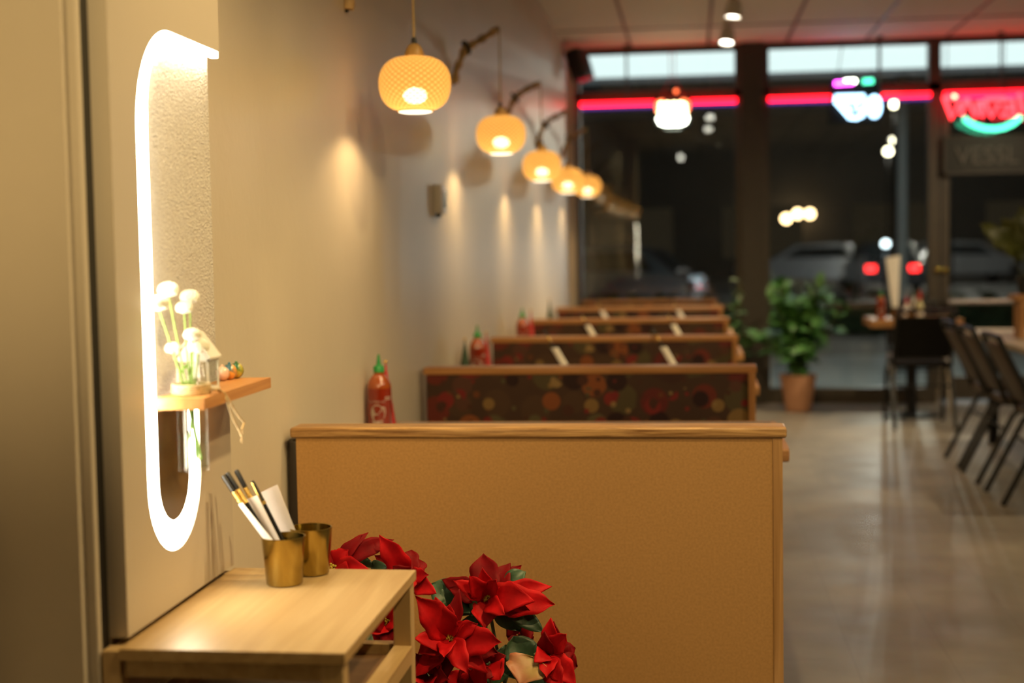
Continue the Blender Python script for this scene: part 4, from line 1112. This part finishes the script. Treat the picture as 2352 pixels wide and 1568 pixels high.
# slim pale plant between the last bench and the pillar
rnd = random.Random(5)
p2 = thing('potted_plant', 'slim pale-tipped green plant between the last bench and the pillar', 'plant', (1.40, 11.72, 0))
MB().lathe([(0, 0), (.08, 0), (.10, .30), (.105, .30), (.105, .315), (.09, .315), (.088, .28), (0, .28)], 28).build('pot', 'pot', p2, True)
sm = MB(); lf = MB()
for i in range(12):
    tip = Vector((rnd.uniform(-.13, .10), rnd.uniform(-.08, .10), rnd.uniform(.55, 1.05)))
    f = Vector((rnd.uniform(-.03, .03), rnd.uniform(-.03, .03), .28)); sm.tube([f, (f+tip)/2+Vector((0, 0, .03)), tip], .005, 6)
    for k in range(6):
        q = f.lerp(tip, .45+.55*k/5)
        leafy(lf, rnd, q, (rnd.uniform(-1, 1), rnd.uniform(-1, 1), rnd.uniform(-.3, .7)), rnd.uniform(.06, .10), .04, 1 if q.z > .88 or rnd.random() < .15 else 0)
sm.build('stem', 'stemd', p2, True); lf.build('foliage', ['leafp', 'leafpale'], p2, True, 60)

# ------------------------------------------------------------------ table and chairs by the window
wt = thing('cafe_table', 'small square wooden cafe table between the potted plant and the door', 'table', (2.69, 11.20, 0))
MB().box(-.335, .335, -.28, .28, .697, .757, .006).build('tabletop', 'woodmid', wt)
MB().lathe([(.04, .02), (.04, .69)], 20).lathe([(0, 0), (.21, 0), (.21, .012), (.05, .03), (0, .03)], 28).box(-.2, .2, -.03, .03, .66, .697).build('pedestal', 'blackm', wt, True)
def stack_chair(label, loc, rz, group=None, vin='black', legm='blackm', lg=None):
    # local: sitter faces +x
    r = thing('stacking_chair', label, 'chair', loc, rz, group)
    w = .20
    m = MB()
    for s in (-1, 1):
        m.tube([(-.27, s*w, .845), (-.25, s*w, .80), (-.15, s*w, .60), (-.09, s*w, .44)], .015, 8)
    m.tube([(-.27, -w, .845), (-.272, 0, .852), (-.27, w, .845)], .015, 8)
    m.build('back_frame', legm, r, True)
    Mb = Matrix.Translation((-.178, 0, .655)) @ Matrix.Rotation(math.radians(-27), 4, 'Y')
    MB().box(-.014, .014, -w+.013, w-.013, -.17, .17, .012, Mb).build('backrest', vin, r, True)
    MB().box(-.10, .30, -w+.003, w-.003, .43, .472, .018).build('seat', vin, r, True)
    for s in (-1, 1):
        MB().tube([(.02, s*(w+.010), .445), (-.06, s*(w+.010), .38), (-.25, s*(w+.012), .0)], .015, 8).build('leg', lg or legm, r, True)
        MB().tube([(.12, s*(w+.010), .445), (.24, s*(w+.010), .38), (.31, s*(w+.012), .0)], .015, 8).build('leg', lg or legm, r, True)
    MB().tube([(-.10, -w-.012, .3), (-.10, w+.012, .3)], .008, 8).build('stretcher', legm, r, True)
    return r
stack_chair('black stacking chair with its back to the camera at the small cafe table', (2.66, 10.60, 0), PI/2, 'stacking chairs', 'blackvin')
stack_chair('tan-legged chair on the window side of the small cafe table', (2.80, 11.72, 0), -PI/2, 'stacking chairs', 'blackvin', 'blackm', 'wtable')
# things on the cafe table
CT = .7575
sauce_bottle('red sauce bottle at the left on the small cafe table', (2.44, 11.05, CT), 'bottles on the cafe table', .9)
def pale_bottle(label, loc, body, cap, h=.17, group='bottles on the cafe table'):
    r = thing('condiment_bottle', label, 'bottle', loc, 0, group); R = .029
    MB().lathe([(0, 0), (R, 0), (R, h*.6), (R*.8, h*.72), (R*.42, h*.85), (R*.40, h)], 24).build('bottle_body', body, r, True)
    MB().lathe([(R*.5, h*.97), (R*.5, h*1.15), (R*.3, h*1.2), (R*.16, h*1.45), (0, h*1.45)], 16).build('cap', cap, r, True)
    MB().lathe([(R+.0006, h*.15), (R+.0006, h*.5)], 24).build('label_band', 'paper', r, True)
m_y = plain('pale_yellow_bottle', (.62, .56, .30), .3, var=.05); MAT['yel'] = m_y
m_r = plain('red_cap', (.55, .02, .02), .4, var=.05); MAT['redcap'] = m_r
pale_bottle('pale yellow bottle with red cap on the small cafe table', (2.725, 11.03, CT), 'yel', 'redcap', .15)
pale_bottle('small white bottle in the middle of the small cafe table', (2.66, 11.25, CT), 'paper', 'redcap', .11)
brass_cup('brass cup with tall white paper on the small cafe table', (2.555, 11.10, CT), .030, .026, .085, 'brass cups on the cafe table')
brass_cup('brass cup right of the white bottle on the small cafe table', (2.665, 11.09, CT), .026, .022, .075, 'brass cups on the cafe table')
o = sheet('menu_paper', 'tall white folded menu paper standing in a brass cup by the window', [V((2.540, 11.10, CT+.012)), V((2.572, 11.10, CT+.012)), V(on_y(2068, 586, 11.16)), V(on_y(2034, 592, 11.16))], .010, 'papery', None, 'menu')
sl = tag(sleeve_mesh(.022, .15, .008, -.01).build('chopstick_sleeve', 'papery'), 'white paper sleeve in the right-hand brass cup on the cafe table', 'paper sleeve'); point(sl, (2.665, 11.09, CT+.012), (2.70, 11.09, CT+.19))

# ------------------------------------------------------------------ dining table at right
dt = thing('dining_table', 'long whitewashed dining table cut by the right edge of the picture', 'table', (3.20, 8.35, 0))
MB().box(-.40, .60, -1.55, 1.43, .715, .752, .006).build('tabletop', 'wtable', dt)
for (x, y) in ((-.22, -1.4), (.50, -1.4), (-.22, 1.28), (.50, 1.28)):
    MB().box(x-.03, x+.03, y-.03, y+.03, 0, .714, .004).build('leg', 'blackm', dt)
MB().box(-.22, .50, 1.265, 1.295, .63, .714).box(-.22, .50, -1.415, -1.385, .63, .714).build('apron', 'woodmid', dt)
for (y, l) in ((8.78, 'farthest brown-backed stacking chair along the dining table'), (8.22, 'middle brown-backed stacking chair along the dining table'), (7.56, 'nearest brown-backed stacking chair along the dining table')):
    stack_chair(l, (2.815, y, 0), 0, 'stacking chairs', 'brownv')
rs = thing('wooden_stand', 'brown wooden stand on the dining table at the right edge', 'stand', (2.935, 8.75, .7525))
MB().box(-.03, .30, -.10, .10, .225, .262, .004).build('top_board', 'woodmid', rs)
MB().box(.0, .03, -.09, .09, 0, .225, .003).build('upright', 'woodmid', rs); MB().box(.24, .27, -.09, .09, 0, .225, .003).build('upright', 'woodmid', rs)
lp = thing('leafy_plant', 'broad-leaved dark plant in a dark pot on the wooden stand', 'plant', (2.99, 8.75, 1.015))
MB().lathe([(0, 0), (.045, 0), (.062, .10), (.066, .105), (.058, .105), (.05, .09), (0, .09)], 28).build('pot', 'carglass', lp, True)
lf = MB(); sm = MB()
for (px, py, dep, W) in ((2252, 512, .05, .15), (2345, 470, .0, .16), (2290, 560, .12, .13), (2335, 590, .15, .13), (2400, 480, .0, .18), (2420, 560, .0, .16), (2300, 500, -.1, .14)):
    t = V(on_y(px, py, 8.75-dep)); b = Vector((2.99, 8.75, 1.14))+Vector((random.uniform(-.02, .02), random.uniform(-.02, .02), 0))
    mid = b.lerp(t, .22)+Vector((0, 0, .05)); sm.tube([b-Vector((0, 0, .05)), mid], .005, 6)
    blade(lf, mid, t, (0, -1, .5), W, sag=.12, fold=.15, wave=.08, lobes=.22, seed=px)
o = lf.build('foliage', 'leafo', lp, True, 60, solid=.001); o.location = (-2.99, -8.75, -1.015)
o = sm.build('stem', 'stemd', lp, True); o.location = (-2.99, -8.75, -1.015)

# ------------------------------------------------------------------ outside
structure(MB().box(-14, 26, WY+.09, 80, -.20, -.10).build('ground_lot', 'asphalt'))
structure(MB().box(-6, 14, WY+.09, WY+5.5, -.10, -.02).build('sidewalk', 'walk'))
cn = thing('canopy', 'lit white canopy ceiling outside above the shop windows', 'canopy', (3, WY+1.3, 3.04))
MB().box(-8, 9, -1.1, 1.10, 0, .02).build('glowing_soffit', 'soffit', cn)
MB().box(-8, 9, 1.10, 1.2, -.06, .35).build('fascia', 'fascia', cn)
MB().box(-8, 9, -1.2, 1.2, .30, .35).build('roof_deck', 'fascia', cn)
cc = thing('canopy_column', 'pale round column under the canopy outside the window', 'column', (float(on_y(2072, 400, WY+3.3)[0]), WY+3.3, -.02))
MB().lathe([(.055, .0), (.055, 3.06)], 24).build('shaft', 'concrete', cc, True)
MB().box(-.09, .09, -.09, .09, 0, .10, .01).build('plinth', 'concrete', cc)
hd = MB(); rnd = random.Random(9); HY = 24.0
for i in range(320):
    c_ = Vector((rnd.uniform(-1.5, 8), HY+rnd.uniform(-.5, .5), rnd.uniform(.0, .42)))
    leafy(hd, rnd, c_, (rnd.uniform(-1, 1), rnd.uniform(-1, 1), rnd.uniform(-.2, 1)), .28, .18)
hd.box(-1.5, 8, HY-.35, HY+.35, -.10, .36)
tag(hd.build('hedge', 'hedge'), 'low trimmed hedge outside along the parking lot', 'hedge', None, 'stuff')

def car(label, loc, rz, paint, tail=True):
    r = thing('car', label, 'car', loc, rz, 'parked cars outside')
    prof = [(-2.2, .32), (-2.25, .62), (-2.18, .88), (-1.95, .95), (-1.45, 1.38), (-.95, 1.46), (.25, 1.42), (.95, 1.0), (1.85, .86), (2.15, .70), (2.2, .35)]
    m = MB(); sect = []
    for s, ins in ((-.86, .10), (-.80, 0), (.80, 0), (.86, .10)):
        sect.append([(x*(1-.02*(ins > 0)), s*(1 if zz < 1.0 else .82), zz*(1-.02*(ins > 0))+.01) for (x, zz) in prof])
    n_ = len(prof); vs = [p for q in sect for p in q]; fs = []
    for i in range(3):
        for k in range(n_):
            k2 = (k+1) % n_; fs.append((i*n_+k, i*n_+k2, (i+1)*n_+k2, (i+1)*n_+k))
    fs += [tuple(range(n_)), tuple(3*n_+k for k in range(n_))]
    m.add(vs, fs).build('car_body', paint, r, True, 35)
    g = MB()
    g.add([(-1.93, -.62, .99), (-1.93, .62, .99), (-1.47, .56, 1.37), (-1.47, -.56, 1.37)], [(0, 1, 2, 3)])
    g.add([(.93, -.62, 1.04), (.93, .62, 1.04), (.29, .56, 1.41), (.29, -.56, 1.41)], [(0, 1, 2, 3)])
    o = g.build('windscreen', 'carglass', r, solid=.05)
    g = MB()
    for s in (-1, 1): g.prism([(-1.55, 1.0), (-1.2, 1.36), (.15, 1.34), (.65, 1.0)], s*.73, s*.80, 'Y')
    g.build('side_window', 'carglass', r)
    for x in (-1.35, 1.4):
        for s in (-1, 1):
            w_ = MB().lathe([(0, -.10), (.20, -.10), (.31, -.09), (.33, -.06), (.33, .06), (.31, .09), (.20, .10), (0, .10)], 24, Matrix.Translation((x, s*.76, .33)) @ Matrix.Rotation(PI/2, 4, 'X')).build('wheel', 'tyre', r, True)
    for s in (-1, 1):
        MB().box(-2.27, -2.17, s*.58-.13, s*.58+.13, .66, .82, .02).build('tail_lamp', 'tail' if tail else 'redcone', r)
        MB().box(2.06, 2.2, s*.58-.14, s*.58+.14, .62, .74, .02).build('head_lamp', 'white', r)
    return r
g0 = -.10
a = on_y(2050, 614, 40.0)
car('dark car with red tail lamps lit, parked outside beyond the window', (float(a[0]), 42.2, g0), PI/2, 'cardark', True)
b_ = on_y(1850, 620, 47.0)
car('silver car parked side-on outside, left of the red tail lamps', (float(b_[0]), 47.0, g0), math.radians(172), 'carsil', False)
b_ = on_y(1440, 610, 26.0)
car('silver car parked outside the left-hand window', (float(b_[0])-.9, 27.0, g0), math.radians(170), 'carsil', False)
b_ = on_y(2160, 570, 44.0)
car('silver van-like car parked far outside behind the door', (float(b_[0])+2.0, 51.0, g0+.0), math.radians(15), 'carsil', False)
# far building across the lot with dim windows, and lamps in the lot
fb = thing('building', 'dark low building across the parking lot', 'building', (4, 62, g0))
MB().box(-16, 16, 0, 8, 0, 6.5).build('wall', 'building', fb)
MB().box(-16.3, 16.3, 0, 8.3, 6.5, 7.0).build('roof', 'building', fb)
for x in (-11, -5.5, 0, 5.5, 11): 
    MB().box(x-1.7, x+1.7, -.05, 0, .9, 3.1).build('window', 'dimwin', fb)
def lamp_post(label, px, py, Y, mat='streetl', R=.11, group='street lamps outside'):
    p = on_y(px, py, Y); h = float(p[2])-g0
    r = thing('street_lamp', label, 'street lamp', (float(p[0]), Y, g0), 0, group)
    MB().tube([(0, 0, 0), (0, 0, h-.05)], .05, 8).build('post', 'blackm', r)
    MB().sphere((0, 0, h+.03), R, 14).build('globe', mat, r, True)
    light('lamp_glow', 'POINT', (float(p[0]), Y, h+.03+g0-R*1.3), 900, (1, .9, .75) if mat == 'streetl' else (.8, .92, 1), None, .1)
    MB().lathe([(0, h+R+.06), (R*.9, h+R), (R*.5, h-.05), (0, h-.05)], 12).build('cage', 'blackm', r) if False else MB().tube([(0, 0, h-.10), (0, 0, h-.04)], .07, 8).build('collar', 'blackm', r)
lamp_post('street lamp with the highest single globe beyond the window, right of centre', 2055, 325, 37, R=.09)
lamp_post('street lamp beyond the window just below the red tube', 2056, 243, 33, R=.10)
lamp_post('bright warm globe on a post, standing in for mirrored room lights', 2040, 350, 52, R=.13)  # globe added for interior lights mirrored in the window
lamp_post('cool white lamp above the dark parked car outside', 2034, 563, 34, 'head', R=.09)
lamp_post('faint lamp seen through the door under the grey sign', 2186, 350, 46, R=.07)
# three globes added on the building for room lamps mirrored in the glass
for i, (px, py, l) in enumerate(((1806, 502, 'left and lowest of three warm globes added for mirrored room lamps'), (1832, 491, 'middle one of three warm globes added for mirrored room lamps'), (1860, 491, 'right one of three warm globes added for mirrored room lamps'))):
    p = on_y(px, py, 61.2)
    r = thing('mirrored_lamp', l, 'mirrored lamp', (float(p[0]), 61.2, float(p[2])), 0, 'globes for mirrored room lamps')
    MB().sphere((0, 0, 0), .19, 12).build('globe', 'mirrorlamp', r, True)
    MB().tube([(0, 0, .15), (0, .76, .3)], .04, 6).build('arm', 'blackm', r)
p = on_y(1560, 360, 30)

# ------------------------------------------------------------------ world and view
w = bpy.data.worlds.new('night'); SC.world = w; w.use_nodes = True
w.node_tree.nodes['Background'].inputs['Color'].default_value = (.010, .0098, .009, 1)
w.node_tree.nodes['Background'].inputs['Strength'].default_value = 1.0
SC.view_settings.view_transform = 'Standard'; SC.view_settings.look = 'None'
SC.view_settings.gamma = 1.0; SC.view_settings.use_curve_mapping = False
SC.view_settings.exposure = 0.0
SC.cycles.use_denoising = True
SC.cycles.max_bounces = 8; SC.cycles.transparent_max_bounces = 16
SC.cycles.sample_clamp_indirect = 6.0
SC.cycles.caustics_reflective = False; SC.cycles.caustics_refractive = False
